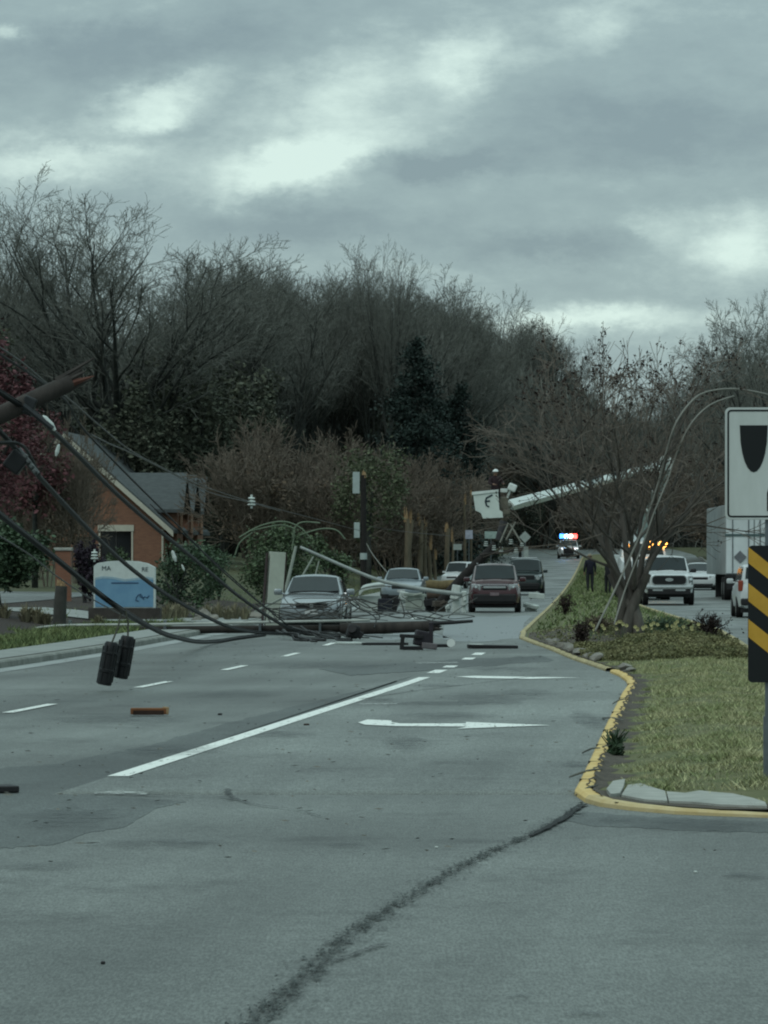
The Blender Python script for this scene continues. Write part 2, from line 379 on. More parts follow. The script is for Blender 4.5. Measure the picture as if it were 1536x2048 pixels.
# bare earth collar inside the kerb
M_dirt = mat('bare_earth', (.045,.038,.030), .95, col2=(.10,.085,.066), scale=7, bump=.7, bscale=30)
def collar(Ys, w):
    rows = []
    for i, Y in enumerate(Ys):
        jj = sin(Y*3.1)*.4+sin(Y*7.7+1)*.35+sin(Y*17.3)*.25; a = medL(Y)+.095+.035*jj; ww = w*(.75+.35*sin(Y*2.3)+.25*sin(Y*5.1+1)); rows.append([(a+ww*k/3, Y, (.066 if k < 1 else med_z(a+ww*k/3, Y)+.018-.005*k)) for k in range(4)])
    return rows
grid_mesh('earth_strip', [[(1.6+(4.1-1.6)*i/30, (29.55-.9*sst(1.5,2.4,1.6+(4.1-1.6)*i/30))+k*.35-.05+.02*sin(i*2.1)*(k==0), .046+.0*k) for k in range(3)] for i in range(31)], M_dirt)
grid_mesh('earth_strip', [[(medL(Y)+.2+(1.35+.3*sin(Y*1.3))*k/8, Y, med_z(medL(Y)+.2+(1.35+.3*sin(Y*1.3))*k/8, Y)+.015) for k in range(9)] for Y in [81+.5*i for i in range(44)]], M_dirt)
grid_mesh('earth_strip', collar([30.0+.12*i for i in range(500)], .24), M_dirt)

# sidewalk, driveway, mulch
M_walk = mat('sidewalk_concrete', (.22,.235,.22), .8, .2, 1.6, bump=.2)
strip('sidewalk', lambda Y: kerbL(Y)-1.25, lambda Y: kerbL(Y)-.17, [20+2*i for i in range(150)], M_walk, .02, 2, zf=lambda X, Y: zr(Y)+.125)
strip('driveway', lambda Y: kerbL(Y)-9, lambda Y: kerbL(Y)-.1, [113+1.0*i for i in range(9)], M_walk, .035, 10, zf=h)
strip('parking_lot', lambda Y: kerbL(Y)-26, lambda Y: kerbL(Y)-9, [128+3*i for i in range(12)], asphalt('lot_asphalt', (.11,.12,.115)), .05, 10, zf=h)
M_mulch = mat('mulch', (.016,.012,.010), .95, col2=(.045,.034,.026), scale=5, bump=.8, bscale=25)
strip('mulch_bed', lambda Y: kerbL(Y)-13, lambda Y: kerbL(Y)-3.4-.4*sin(Y*.8), [84+1.0*i for i in range(29)], M_mulch, .03, 12, zf=h)
strip('mulch_bed', lambda Y: kerbL(Y)-12, lambda Y: kerbL(Y)-1.8-.4*sin(Y*.8), [122+1.5*i for i in range(26)], M_mulch, .03, 12, zf=h)

# ---- painted markings
M_wht = worn('road_paint_white', (.74,.77,.72), .33, .43, 16, .97, .6, stretch=(1,.25,1))
M_wht2 = worn('road_paint_worn', (.55,.58,.55), .44, .58, 14, .7, .6)
def ribbon(name, left, right, m, dz, kind='structure'):
    rows = [[(*a, zr(a[1])+dz), (*b, zr(b[1])+dz)] for a, b in zip(left, right)]
    return grid_mesh(name, rows, m, kind)
def lane_line(name, Xf, y0, y1, w, m=None, dz=.010, step=2.0):
    n = max(2, int((y1-y0)/step)); ys = [y0+(y1-y0)*i/n for i in range(n+1)]
    return ribbon(name, [(Xf(y)-w/2, y) for y in ys], [(Xf(y)+w/2, y) for y in ys], m or M_wht, dz)
lane_line('lane_line', L1, 33.8, 63.2, .17)
for y0, y1 in ((65.6,67.6),(69.2,70.4),(74.9,76.3),(78.6,80.6)): lane_line('lane_line', lambda y: L1(y)-.05, y0, y1, .2)
for yc in (29.9,39.8,49.7,59.5,69.0,78.9,89.2,120,131,160): lane_line('lane_dash', lambda y: L1(y)-3.5, yc-1.5, yc+1.5, .13)
def flat(name, poly, m, dz=.012, kind='structure'):
    b = MB(); b.add([(x, y, zr(y)+dz) for x, y in poly], [tuple(range(len(poly)))]); o = b.build(name, m, origin=False); o['kind'] = kind; return o
def at(px, py): Y = FOC*EYE/(py-HOR); return (PX(px,Y), Y)
# left-turn arrow of the oncoming lane (stem towards the far end, head to our right)
flat('turn_arrow_marking', [at(*q) for q in [(716,1447),(735,1441),(783,1443),(783,1446.2),(800,1449),(932,1449.0),(932,1446.0),(1100,1452.6),(915,1459.5),(935,1455.2),(790,1454.3),(730,1451.5)]], M_wht)
flat('turn_arrow_marking', [at(*q) for q in [(912,1354.6),(950,1353),(1040,1355),(1160,1356.6),(1060,1359.2),(950,1357.6)]], M_wht)
flat('stop_bar_marking', [at(*q) for q in [(716,1408.5),(795,1408),(795,1410.5),(720,1410.5)]], M_wht2)
flat('stop_bar_marking', [at(*q) for q in [(830,1326),(915,1325),(918,1327.5),(832,1328)]], M_wht2)
flat('stop_bar_marking', [at(*q) for q in [(186,1588),(240,1584),(296,1588),(292,1592),(190,1590)]], M_wht2)

rg_ = np.random.default_rng(91); V_ = []
for _ in range(650):
    y = 24+rg_.random()**1.2*90; x = rg_.uniform(kerbL(y) if y > 40 else -5, medL(y) if y > 30 else 4); a_ = rg_.uniform(0,6.28); s_ = rg_.uniform(.004,.016); l_ = s_*rg_.uniform(1.2,4); z_ = zr(y)+.014
    dx_, dy_ = cos(a_), sin(a_); V_ += [(x+dx_*l_,y+dy_*l_,z_+.006),(x-dy_*s_,y+dx_*s_,z_),(x-dx_*l_,y-dy_*l_,z_+.004*rg_.random()),(x+dy_*s_,y-dx_*s_,z_+.008)]
tag(npmesh('leaf_litter', V_, np.arange(len(V_)).reshape(-1,4), mat('litter_brown', (.05,.05,.042), .9, col2=(.11,.10,.078), scale=.9, island=.7)), 'small leaves and bark bits scattered over the road', 'litter', kind='stuff')
# ---- the broad sealed crack and lesser ones
M_tar = worn('crack_tar', (.030,.036,.034), .42, .66, 42, .58, .8, stretch=(1,.14,1))
def crack(name, pts, w, m, dz=.010, jag=.4, seed=1):
    rnd = random.Random(seed); g = [Vector((*at(*q), 0)) for q in pts]; path = smooth_path(g, 12); lf = []; rt = []
    for i, p in enumerate(path):
        d = (path[min(i+1,len(path)-1)]-path[max(i-1,0)]).normalized(); n = Vector((-d.y, d.x, 0)); t = i/(len(path)-1)
        ww = w[0]+(w[1]-w[0])*t
        a = p+n*ww*(.5+jag*(rnd.random()-.5)); b = p-n*ww*(.5+jag*(rnd.random()-.5)); lf.append((a.x,a.y)); rt.append((b.x,b.y))
    return ribbon(name, lf, rt, m, dz)
MAIN = [(440,2100),(515,2040),(600,1965),(690,1880),(790,1812),(900,1748),(990,1702),(1080,1662),(1130,1635),(1165,1610)]
M_rub = worn('crack_worn_halo', (.035,.041,.040), .48, .70, 48, .48, .8, stretch=(1,.14,1))
crack('road_crack_edge', MAIN, (.22,.16), M_rub, .008, .9, 5)
crack('road_crack', MAIN, (.09,.05), M_tar, .0095, .9, 2)
def crumbs(pts, w, n, seed):
    rg = np.random.default_rng(seed); path = smooth_path([Vector((*at(*q), 0)) for q in pts], 20); V = []; m_ = len(path)-1
    for i in range(n):
        k = rg.uniform(0, m_); a = path[int(k)].lerp(path[min(int(k)+1, m_)], k-int(k)); t = k/m_; ww = w[0]+(w[1]-w[0])*t
        clump = .35+.65*max(0, sin(a.y*9+1.3*sin(a.y*23)))
        if rg.random() > clump: continue
        x = a.x+rg.normal(0, ww*.33); y = a.y+rg.normal(0, ww*.6); sx = rg.uniform(.003,.009); sy = rg.uniform(.02,.07); z = zr(y)+.0125+.002*rg.random()
        V += [(x-sx,y,z),(x+sx*rg.uniform(-.3,.3),y-sy,z),(x+sx,y,z),(x+sx*rg.uniform(-.3,.3),y+sy,z)]
    o = npmesh('road_crack', V, np.arange(len(V)).reshape(-1,4), mat('crack_crumb', (.042,.050,.047), .9, .5, 40, island=.6)); o['kind'] = 'structure'
crumbs(MAIN, (.12,.04), 1900, 3)
M_fine = worn('fine_crack', (.03,.034,.034), .40, .55, 20, .7, .8)
crack('road_crack', [(1060,1675),(1110,1650),(1165,1612)], (.03,.06), mat('crack_black', (.012,.014,.014), .9), .014, .5, 3)  # near-black strip at the far end of the crack
crack('road_crack', [(455,1580),(458,1592),(480,1603),(520,1613),(590,1622),(640,1635)], (.05,.02), M_fine, .012, .5, 4)
crack('road_crack', [(190,1590),(300,1593),(440,1596),(465,1603)], (.09,.03), M_fine, .012, .5, 6)
crack('road_crack', [(640,1935),(700,1915),(770,1890)], (.02,.05), M_fine, .012, .5, 7)
crack('road_crack', [(1100,1350),(840,1382),(720,1400)], (.05,.05), M_fine, .012, .5, 8)
A3 = asphalt('dark_patch_asphalt', (.070,.080,.075))
def ragged(pts_px, seed, amp=7):
    rnd = random.Random(seed); out = []
    for i in range(len(pts_px)):
        a, b = pts_px[i], pts_px[(i+1)%len(pts_px)]; n = max(2, int(math.hypot(b[0]-a[0], b[1]-a[1])/14))
        for k in range(n): t = k/n; out.append(at(a[0]+(b[0]-a[0])*t+rnd.uniform(-amp,amp), a[1]+(b[1]-a[1])*t+rnd.uniform(-amp,amp)*.3))
    return out
def slabflat(poly, m, dz):
    n = len(poly); b = MB(); b.add([(x,y,zr(y)+dz) for x,y in poly]+[(x,y,zr(y)-.02) for x,y in poly], [tuple(range(n))]+[(i,(i+1)%n,n+(i+1)%n,n+i) for i in range(n)]); o = b.build('asphalt_patch', m, origin=False); o['kind'] = 'structure'
slabflat(ragged([(-40,1540),(120,1528),(300,1490),(480,1440),(640,1400),(760,1372),(826,1352),(760,1378),(520,1462),(225,1553),(190,1592),(370,1603),(300,1622),(250,1655),(170,1668),(110,1690),(-40,1700)], 1, 5), A3, .0025)
slabflat(ragged([(1130,1622),(1300,1634),(1600,1646),(1600,1668),(1400,1662),(1180,1652),(1120,1640)], 2, 5), A3, .0025)
slabflat(ragged([(640,1338),(900,1320),(1080,1312),(1110,1322),(930,1336),(700,1352)], 3, 4), A3, .0065)
M_wet = mat('wet_film', (.10,.115,.115), .34, .2, 1.5, spec=1.0, bump=.15, bscale=20)
slabflat(ragged([(900,1236),(1060,1232),(1046,1262),(1036,1278),(960,1284),(880,1280)], 7, 6), M_wet, .003)
slabflat(ragged([(700,1268),(860,1262),(900,1275),(760,1280)], 8, 6), M_wet, .003)
# dark oil and damp stains with ragged outlines, and one painted tree shadow
M_stain_shade = worn('stain_and_shade', (.035,.042,.043), .36, .70, 4.0, .62, .5)
def soften(m):
    nt = m.node_tree; L = nt.links.new; b = nt.nodes['Principled BSDF']; src = b.inputs['Alpha'].links[0].from_socket
    t = nt.nodes.new('ShaderNodeTexCoord'); d = nt.nodes.new('ShaderNodeVectorMath'); d.operation = 'DISTANCE'; L(t.outputs['Generated'], d.inputs[0]); d.inputs[1].default_value = (.5,.5,0)
    sx = nt.nodes.new('ShaderNodeVectorMath'); sx.operation = 'MULTIPLY'; sx.inputs[1].default_value = (1,1,0); L(t.outputs['Generated'], sx.inputs[0]); L(sx.outputs[0], d.inputs[0])
    r = nt.nodes.new('ShaderNodeMapRange'); L(d.outputs['Value'], r.inputs[0]); r.inputs[1].default_value = .12; r.inputs[2].default_value = .5; r.inputs[3].default_value = 1; r.inputs[4].default_value = 0
    q = nt.nodes.new('ShaderNodeMath'); q.operation = 'MULTIPLY'; L(src, q.inputs[0]); L(r.outputs[0], q.inputs[1]); L(q.outputs[0], b.inputs['Alpha'])
soften(M_stain_shade)
def stain_shade(px, py, rx, ry, seed, m=None):
    rnd = random.Random(seed); c = at(px,py); n = 22; poly = []
    ye = at(px,py-ry)[1]-c[1]; xe = rx/FOC*c[1]
    for k in range(n):
        a = 2*pi*k/n; r = .65+.6*rnd.random(); poly.append((c[0]+xe*r*cos(a), c[1]+ye*r*sin(a)))
    o = flat('road_stain_shade', poly, m or M_stain_shade, .0085+.0003*(seed%9)); return o
for i, q in enumerate([(812,1487,52,17),(980,1396,120,14),(860,1372,75,5),(1060,1385,60,8),(900,1432,130,9),(1010,1340,90,6),(880,1408,160,5),(330,1500,150,14),(120,1640,130,28),(330,1690,170,14),(90,1735,100,12),(760,1400,40,4),
        (1040,1995,34,7),(1165,2030,60,9),(1490,1755,50,10),(690,1692,45,6),(1180,1440,45,20),(1150,1530,40,8),(640,1330,180,9),(450,1390,120,10),(240,1440,160,12),(540,1470,120,8),(1380,1650,130,18),(1230,1640,60,9)]):  # the blot beside the median kerb is the tree's shadow, painted on
    stain_shade(*q, i)
# ------------------------------------------------------------------ grass as real blades
def blades(name, pts, hgt, wid, m, lean=.5, seed=3, label=None, cat=None):
    rg = np.random.default_rng(seed); p = np.array(pts, dtype=np.float64); n = len(p)
    az = rg.uniform(0, 2*pi, n); hh = hgt*rg.uniform(.4, 1.2, n)*(.45+1.5*np.clip(.5+.5*np.sin(p[:,0]*5.3+np.sin(p[:,1]*1.7)*2)*np.sin(p[:,1]*1.1+np.sin(p[:,0]*4.1)*1.5), 0, 1)**1.5); w = wid*rg.uniform(.6, 1.4, n); ln = hh*lean*rg.uniform(-1, 1, (2, n))
    a = p+np.stack([np.cos(az)*w, np.sin(az)*w, np.zeros(n)], 1); b = p-np.stack([np.cos(az)*w, np.sin(az)*w, np.zeros(n)], 1)
    c = p+np.stack([ln[0], ln[1], hh], 1)
    V = np.stack([a, b, c], 1).reshape(-1, 3); Fq = np.arange(3*n).reshape(-1, 3)
    o = npmesh(name, V, Fq, m, origin=tuple(p.mean(0))); return tag(o, label, cat, kind='stuff')
M_gr = mat('grass_blade', (.135,.185,.068), .75, col2=(.42,.39,.23), scale=2.2, island=.6, spec=.2)
M_gr2 = mat('verge_blade', (.075,.115,.045), .75, col2=(.16,.185,.08), scale=.7, island=.5, spec=.2)
pts = []
while len(pts) < 120000:
    Y = 28.9+(84-28.9)*random.random()**1.5; a, b = medL(Y)+.38+.12*sin(Y*2.3)+.1*sin(Y*5.1+1), medR(Y)-.2
    X = random.uniform(a, b)
    if Y < 31.2 and 1.5 < X < 3.4 and random.random() < .97: continue
    dens = .5+.5*sin(X*3.1+Y*.9)*sin(X*1.3-Y*.45)
    if random.random() < .15+.85*dens: pts.append((X, Y, med_z(X,Y)-.01))
blades('median_grass', pts, .042, .0055, M_gr, 1.3, 3, 'short patchy grass growing on the median island', 'grass')
pts = []
while len(pts) < 9000:
    Y = random.uniform(88, 330); X = random.uniform(medL(Y)+.3, medR(Y)-.3); pts.append((X, Y, med_z(X,Y)-.01))
blades('median_grass', pts, .11, .03, M_gr2, .9, 4, 'greener grass further along the median behind the tree', 'grass')
pts = []
while len(pts) < 26000:
    Y = 60+random.random()*52; d = random.uniform(1.3, 3.5+.4*sin(Y*.8)) ; X = kerbL(Y)-d; pts.append((X, Y, h(X,Y)))
for _ in range(4000):
    Y = random.uniform(112, 300); d = random.uniform(1.3, 6); X = kerbL(Y)-d; pts.append((X, Y, h(X,Y)))
blades('verge_grass', pts, .10, .02, M_gr2, .8, 5, 'green grass strip along the left sidewalk', 'grass')

# low olive ground cover across the median
M_gc = mat('ground_cover_leaf', (.085,.095,.040), .8, col2=(.20,.185,.09), scale=.9, island=.5)
def leaf_quads(C, size, seed, flatz=.6):
    rg = np.random.default_rng(seed); n = len(C); C = np.asarray(C, dtype=np.float64)
    a = rg.normal(size=(n,3)); a[:,2] *= flatz; a /= np.linalg.norm(a, axis=1)[:,None]; b = rg.normal(size=(n,3)); b -= a*(a*b).sum(1)[:,None]; b /= np.linalg.norm(b, axis=1)[:,None]
    s = size*rg.uniform(.5, 1.4, n)[:,None]; a *= s; b *= s*.55
    V = np.stack([C-a, C+b, C+a, C-b], 1).reshape(-1, 3); return V, np.arange(4*n).reshape(-1, 4)
cc = []
while len(cc) < 95000:
    Y = random.uniform(66, 100); a, b = medL(Y)+.25, medR(Y)-.25; X = random.uniform(a, b)
    front = 70+6*((X-a)/(b-a)-.4)**2*4-3*((X-a)/(b-a)); 
    if Y < front: continue
    hump = .10+.13*(.5+.5*sin(X*4.3+Y*.7))*(.6+.4*sin(Y*1.9-X))
    if Y > 85: hump *= .75
    if Y > 80 and (random.random() < .45 or (X < medL(Y)+1.6 and random.random() < .93)): continue
    cc.append((X, Y, med_z(X,Y)+hump*random.random()**.6))
V, Fq = leaf_quads(cc, .024, 8)
tag(npmesh('ground_cover', V, Fq, M_gc, origin=(5,80,.2)), 'low olive brown ground cover round the median tree', 'ground cover', kind='stuff')

# ------------------------------------------------------------------ leaf and twig trees
def tube_path(p, d, L, nseg, wob, trop, rnd):
    pts = [p.copy()]; d = d.copy()
    for i in range(nseg):
        d = (d+Vector((rnd.gauss(0,wob), rnd.gauss(0,wob), rnd.gauss(0,wob)+trop))).normalized(); pts.append(pts[-1]+d*(L/nseg))
    return pts
def side_dir(d, ang, az):
    u_ = d.orthogonal().normalized(); w_ = d.cross(u_); return (d*cos(ang)+(u_*cos(az)+w_*sin(az))*sin(ang)).normalized()
def bare_tree(seed, height, r0, spec, first=.3, lean=(0,0), stems=None, rmin=.012, split=2):
    """returns (trunk MB, twig MB, tips)"""
    rnd = random.Random(seed); T, W = MB(), MB(); tips = []
    def grow(p, d, L, r, lvl):
        cnt, ang, ratio, trop, wob = spec[min(lvl, len(spec)-1)]
        last = lvl >= len(spec)
        nseg = (7, 5, 3, 2, 2, 1)[min(lvl, 5)]
        pts = tube_path(p, d, L, nseg, wob, trop, rnd)
        rr = [max(rmin, r*(1-(.90 if lvl == 0 else .8)*(i/nseg)**(.8 if lvl == 0 else 1))) for i in range(nseg+1)]
        (T if lvl < split else W).tube(pts, rr, (8, 6, 4, 3, 3, 3)[min(lvl, 5)], cap=False)
        if last: tips.append(pts[-1]); return
        lo = first if lvl == 0 else .22; az0 = rnd.uniform(0, 6.3)
        for k in range(cnt):
            t = lo+(1-lo)*(k+rnd.random()*.8)/cnt; t = min(t, .99); i = int(t*nseg); f = t*nseg-i
            q = pts[i].lerp(pts[i+1], f); dd = (pts[i+1]-pts[i]).normalized(); az = az0+k*2.4+rnd.uniform(-.5,.5)
            nd = side_dir(dd, ang*rnd.uniform(.65,1.3), az)
            ll = L*ratio*rnd.uniform(.65,1.15)*(1.25-.65*t if lvl == 0 else 1.15-.45*t)
            grow(q, nd, ll, max(rmin, rr[i]*.58), lvl+1)
        if lvl > 0: tips.append(pts[-1])
    if stems:
        for (sx, sy, ddx, ddy, hh, rs) in stems: grow(Vector((sx,sy,0)), Vector((ddx,ddy,1)).normalized(), hh, rs, 0)
    else: grow(Vector((0,0,-.2)), Vector((lean[0],lean[1],1)).normalized(), height, r0, 0)
    return T, W, tips
M_bark = mat('bark_grey_brown', (.020,.023,.020), .95, col2=(.052,.056,.050), scale=4, bump=.5)
M_twig = mat('twig_grey_brown', (.080,.086,.074), .95, col2=(.150,.156,.138), scale=.4)
M_bark2 = mat('bark_pale', (.06,.055,.045), .9, col2=(.12,.11,.09), scale=3)
M_twigb = mat('twig_brown', (.085,.072,.056), .95, col2=(.15,.125,.10), scale=.5)
M_ivy = mat('ivy_leaf', (.038,.046,.032), .85, col2=(.078,.086,.060), scale=.8, island=.5)

SP_WOOD = [(13,.62,.42,.05,.05),(7,.6,.5,.06,.10),(6,.6,.5,.05,.14),(5,.6,.55,.03,.18)]
SP_OAK = [(13,.78,.66,.05,.06),(9,.62,.46,.06,.12),(7,.6,.5,.05,.16),(5,.6,.6,.03,.2)]
PROTO = []
def proto_tree(seed, hgt, r0, spec, first, name='bare_tree', bark=None, twig=None, **k):
    T, W, tips = bare_tree(seed, hgt, r0, spec, first, **k)
    root = thing(name, 'tall bare tree', 'tree'); zs = sorted(t.z for t in tips); root['top'] = zs[int(len(zs)*.985)]
    T.build('trunk', bark or M_bark, root, smooth=True); W.build('crown', twig or M_twig, root)
    return root
# label groups for the woods
WL = ('tall bare tree of the woods rising above the brick building', 'bare trees above the brick building')
WM_ = ('bare tree of the woods behind the standing pole and brown thicket', 'bare trees behind the standing pole')
WR = ('bare tree where the ridge of woods slopes down beyond the evergreen', 'bare trees beyond the evergreen')
WE = ('bare tree beyond the far end of the road left of the police lights', 'bare trees beyond the end of the road')
WF = ('brown bare tree closing the road behind the white pickup and trailer', 'bare trees behind the trailer')
SP_FAN = [(9,.55,.46,.040,.07),(7,.58,.52,.05,.11),(6,.6,.55,.04,.15),(2,.6,.6,.03,.2)]
def fan_tree(seed, n, spread, fork, top, r):
    rnd = random.Random(seed); st = []
    for k in range(n):
        a = 2*pi*k/n+rnd.uniform(-.4,.4); e_ = spread*(.25+.75*rnd.random()**.7); st.append((cos(a)*.12, sin(a)*.12, e_*cos(a), e_*sin(a), (top-fork)*rnd.uniform(.85,1.05)/math.sqrt(1+e_*e_*.5), r*rnd.uniform(.4,.62)))
    T, W, tips = bare_tree(seed, 0, 0, SP_FAN, .18, stems=st, rmin=.010, split=2)
    for B in (T, W): B.v = [(x, y, z+fork) for x, y, z in B.v]
    T.tube([(0,0,-.3),(.05,0,fork*.5),(0,.0,fork+.3)], [r*1.2,r,r*.85], 10)
    root = thing('bare_tree', 'tall bare tree', 'tree'); zs = sorted(t.z+fork for t in tips); root['top'] = zs[int(len(zs)*.985)]
    T.build('trunk', M_bark, root, smooth=True); W.build('crown', M_twig, root); return root
protos = [proto_tree(11, 19, .34, SP_WOOD, .30), fan_tree(12, 5, .42, 8.0, 21, .36), fan_tree(17, 11, .85, 6.0, 21, .46), fan_tree(14, 6, .6, 7.0, 21, .38)]
used = [False]*len(protos)
def plant(k, X, Y, hgt, lab, rz=None, wide=1.0):
    s = hgt/protos[k]['top']; loc = (X, Y, h(X,Y)-.1); rz = random.uniform(0, 6.28) if rz is None else rz
    if not used[k]:
        o = protos[k]; used[k] = True; o.location = loc; o.rotation_euler = (0,0,rz); o.scale = (s*wide, s*wide, s); o['label'] = lab[0]; o['group'] = lab[1]
    else: o = dup(protos[k], loc, rz, (s*wide, s*wide, s), lab[0], lab[1])
    return o
def plant_px(k, px, Y, top_py, lab, **kw):
    X = PX(px, Y)
    if lab is WR: X = min(X, kerbL(Y)-4-3*random.random())
    z0 = h(X, Y); hgt = EYE+(HOR-top_py)/FOC*Y-z0; return plant(k, X, Y, hgt, lab, **kw)
# the big spreading trees at far left
for k, px, Y, top, w in [(2,228,250,395,1.3),(1,125,262,470,1.0),(3,30,265,440,1.0),(2,-60,255,440,.9),(0,60,270,520,1.0),(3,410,300,540,1.0),(0,150,290,600,1.2),(1,20,300,500,1.1),(0,300,300,620,1.2),(0,0,290,560,1.2),(3,450,300,545,.8),(0,220,310,640,1.2)]:
    plant_px(k, px, Y, top, WL, wide=w)
rs = random.Random(5)
ridge = [(420,525),(480,520),(560,528),(640,545),(720,560),(775,508),(800,560),(860,575),(920,590),(980,612),(1050,632),(1110,655)]
def ridge_y(px): return float(np.interp(px, *zip(*ridge)))
for i in range(30):
    px = 430+i*12.2+rs.uniform(-8, 8); Y = 300+(px-430)*.16+rs.uniform(-15, 40); plant_px(rs.choice([0,1,3,1,3]), px, Y, ridge_y(px)+rs.uniform(-4, 60), WM_, wide=rs.uniform(.8,1.05))
plant_px(1, 777, 330, 505, WM_, wide=.55); plant_px(3, 745, 335, 520, WM_, wide=.5)
for i in range(24):
    px = 800+i*13.5+rs.uniform(-8, 8); Y = 370+(px-800)*.25+rs.uniform(-20, 40); plant_px(rs.choice([0,1,3]), px, Y, ridge_y(px)+rs.uniform(-4, 45), WR, wide=rs.uniform(.7,1.0))
for i in range(9):
    px = 985+i*17; plant_px(rs.choice([1,3,1]), px, 485+rs.uniform(0,30), ridge_y(px)+rs.uniform(-6,25), WE, wide=rs.uniform(.75,1.0))
# low tops at the end of the road and the wood on the right
for i in range(26):
    px = 1080+i*19+rs.uniform(-10, 10); Y = 448+rs.uniform(0, 80); top = 800+rs.uniform(-20, 50)
    if px > 1400: top -= (px-1400)*.9
    plant_px(rs.choice([0,2,3,1]), px, Y, top, WF, wide=rs.uniform(1.0,1.5))
for px, Y, top in [(1500,250,600),(1560,240,590),(1470,270,660),(1530,290,640),(1440,300,720),(1600,260,600)]: plant_px(0, px, Y, top, ('bare brown tree standing above the sign at the right edge','bare trees at the right edge'), wide=.9)
# ------------------------------------------------------------------ foliage masses, evergreens, bushes
def crown_points(n, c, r, seed, shell=.55, clumps=26, cr=.34):
    rg = np.random.default_rng(seed); cl = rg.normal(size=(clumps,3)); cl /= np.linalg.norm(cl,axis=1)[:,None]; cl *= (shell+(1-shell)*rg.random(clumps)[:,None])*.85
    k = rg.integers(0, clumps, n); q = rg.normal(size=(n,3)); q /= np.linalg.norm(q,axis=1)[:,None]; q *= rg.random(n)[:,None]**.45*cr
    p = cl[k]+q*rg.uniform(.6,1.2,(n,1)); return p*np.array(r)+np.array(c)
def leaf_tree(name, label, cat, loc, r, cz, n, size, leafm, barkm, seed, trunk_r=.12, group=None, clumps=26, cr=.34, stems=1, flatz=.6, shell=.55):
    root = thing(name, label, cat, loc, 0, group); rnd = random.Random(seed); T = MB()
    for s_ in range(stems):
        a = rnd.uniform(0, 6.3); p0 = Vector((cos(a)*.12*stems, sin(a)*.12*stems, -.15)) if stems > 1 else Vector((0,0,-.15))
        tops = [Vector((rnd.uniform(-.5,.5)*r[0], rnd.uniform(-.5,.5)*r[1], cz+rnd.uniform(-.2,.6)*r[2])) for _ in range(4)]
        mid = Vector((p0.x*1.5, p0.y*1.5, max(.25, cz-r[2]*.75)))
        T.tube([p0, p0.lerp(mid,.5), mid], [trunk_r*1.15, trunk_r, trunk_r*.85], 7)
        for t in tops: T.tube(smooth_path([mid, mid.lerp(t,.5)+Vector((rnd.uniform(-.1,.1)*r[0],0,.1*r[2])), t], 3), [trunk_r*.6, trunk_r*.55,trunk_r*.5,trunk_r*.45,trunk_r*.35,trunk_r*.25,trunk_r*.15], 5)
    T.build('trunk', barkm, root, smooth=True)
    V, Fq = leaf_quads(crown_points(n, (0,0,cz), r, seed, shell, clumps, cr), size, seed+1, flatz)
    V[:,2] = np.maximum(V[:,2], .02); npmesh('crown', V, Fq, leafm, root); return root
M_lf_dark = mat('leaf_dark', (.028,.052,.028), .6, col2=(.065,.105,.055), scale=.8, island=.5)
M_lf_mid = mat('leaf_mid', (.045,.07,.035), .65, col2=(.085,.12,.06), scale=.8, island=.5)
M_lf_olive = mat('leaf_olive', (.052,.064,.035), .8, col2=(.095,.112,.062), scale=.6, island=.45)
M_lf_brown = mat('leaf_brown', (.07,.056,.04), .85, col2=(.13,.10,.07), scale=.5, island=.45)
M_lf_red = mat('blossom_red', (.075,.030,.034), .75, col2=(.13,.055,.06), scale=.8, island=.45)
M_pine = mat('needle_dark', (.009,.018,.015), .75, col2=(.022,.038,.031), scale=.6, island=.5)

# far wood seen as one mass
rg = np.random.default_rng(21); fp = []
for i in range(60000):
    px = rg.uniform(-250, 1750); Y = rg.uniform(345, 500); X = PX(px, Y)
    top = float(np.interp(px, [-250,0,200,420,640,860,1000,1110,1250,1400,1536,1750],[640,650,720,640,650,690,720,770,860,860,800,780]))
    if px < 1100: Y = rg.uniform(345, 420); X = PX(px, Y)
    if kerbL(Y)-5 < X < kerbR(Y)+4: Y = rg.uniform(470, 540); X = PX(px, Y)
    zt = EYE+(HOR-top)/FOC*Y; z0 = 1.5; z = z0+(zt-z0)*rg.random()**.75; fp.append((X, Y, z))
fp = np.array(fp); fp = np.concatenate([fp, fp+rg.normal(0,.8,fp.shape)]); n_ = len(fp); ax = np.stack([rg.normal(0,.35,n_), rg.normal(0,.35,n_), np.ones(n_)],1)*rg.uniform(.5,1.3,(n_,1)); bx_ = np.stack([np.ones(n_), rg.normal(0,.4,n_), rg.normal(0,.3,n_)],1)*rg.uniform(.04,.10,(n_,1))
V = np.stack([fp-ax, fp+bx_, fp+ax, fp-bx_],1).reshape(-1,3); Fq = np.arange(4*n_).reshape(-1,4)
tag(npmesh('far_woods', V, Fq, mat('far_wood', (.060,.067,.060), .95, col2=(.11,.118,.104), scale=.12, island=.45), origin=(0,400,2)), 'dark mass of far bare woods behind all the trees', 'woods', kind='stuff')

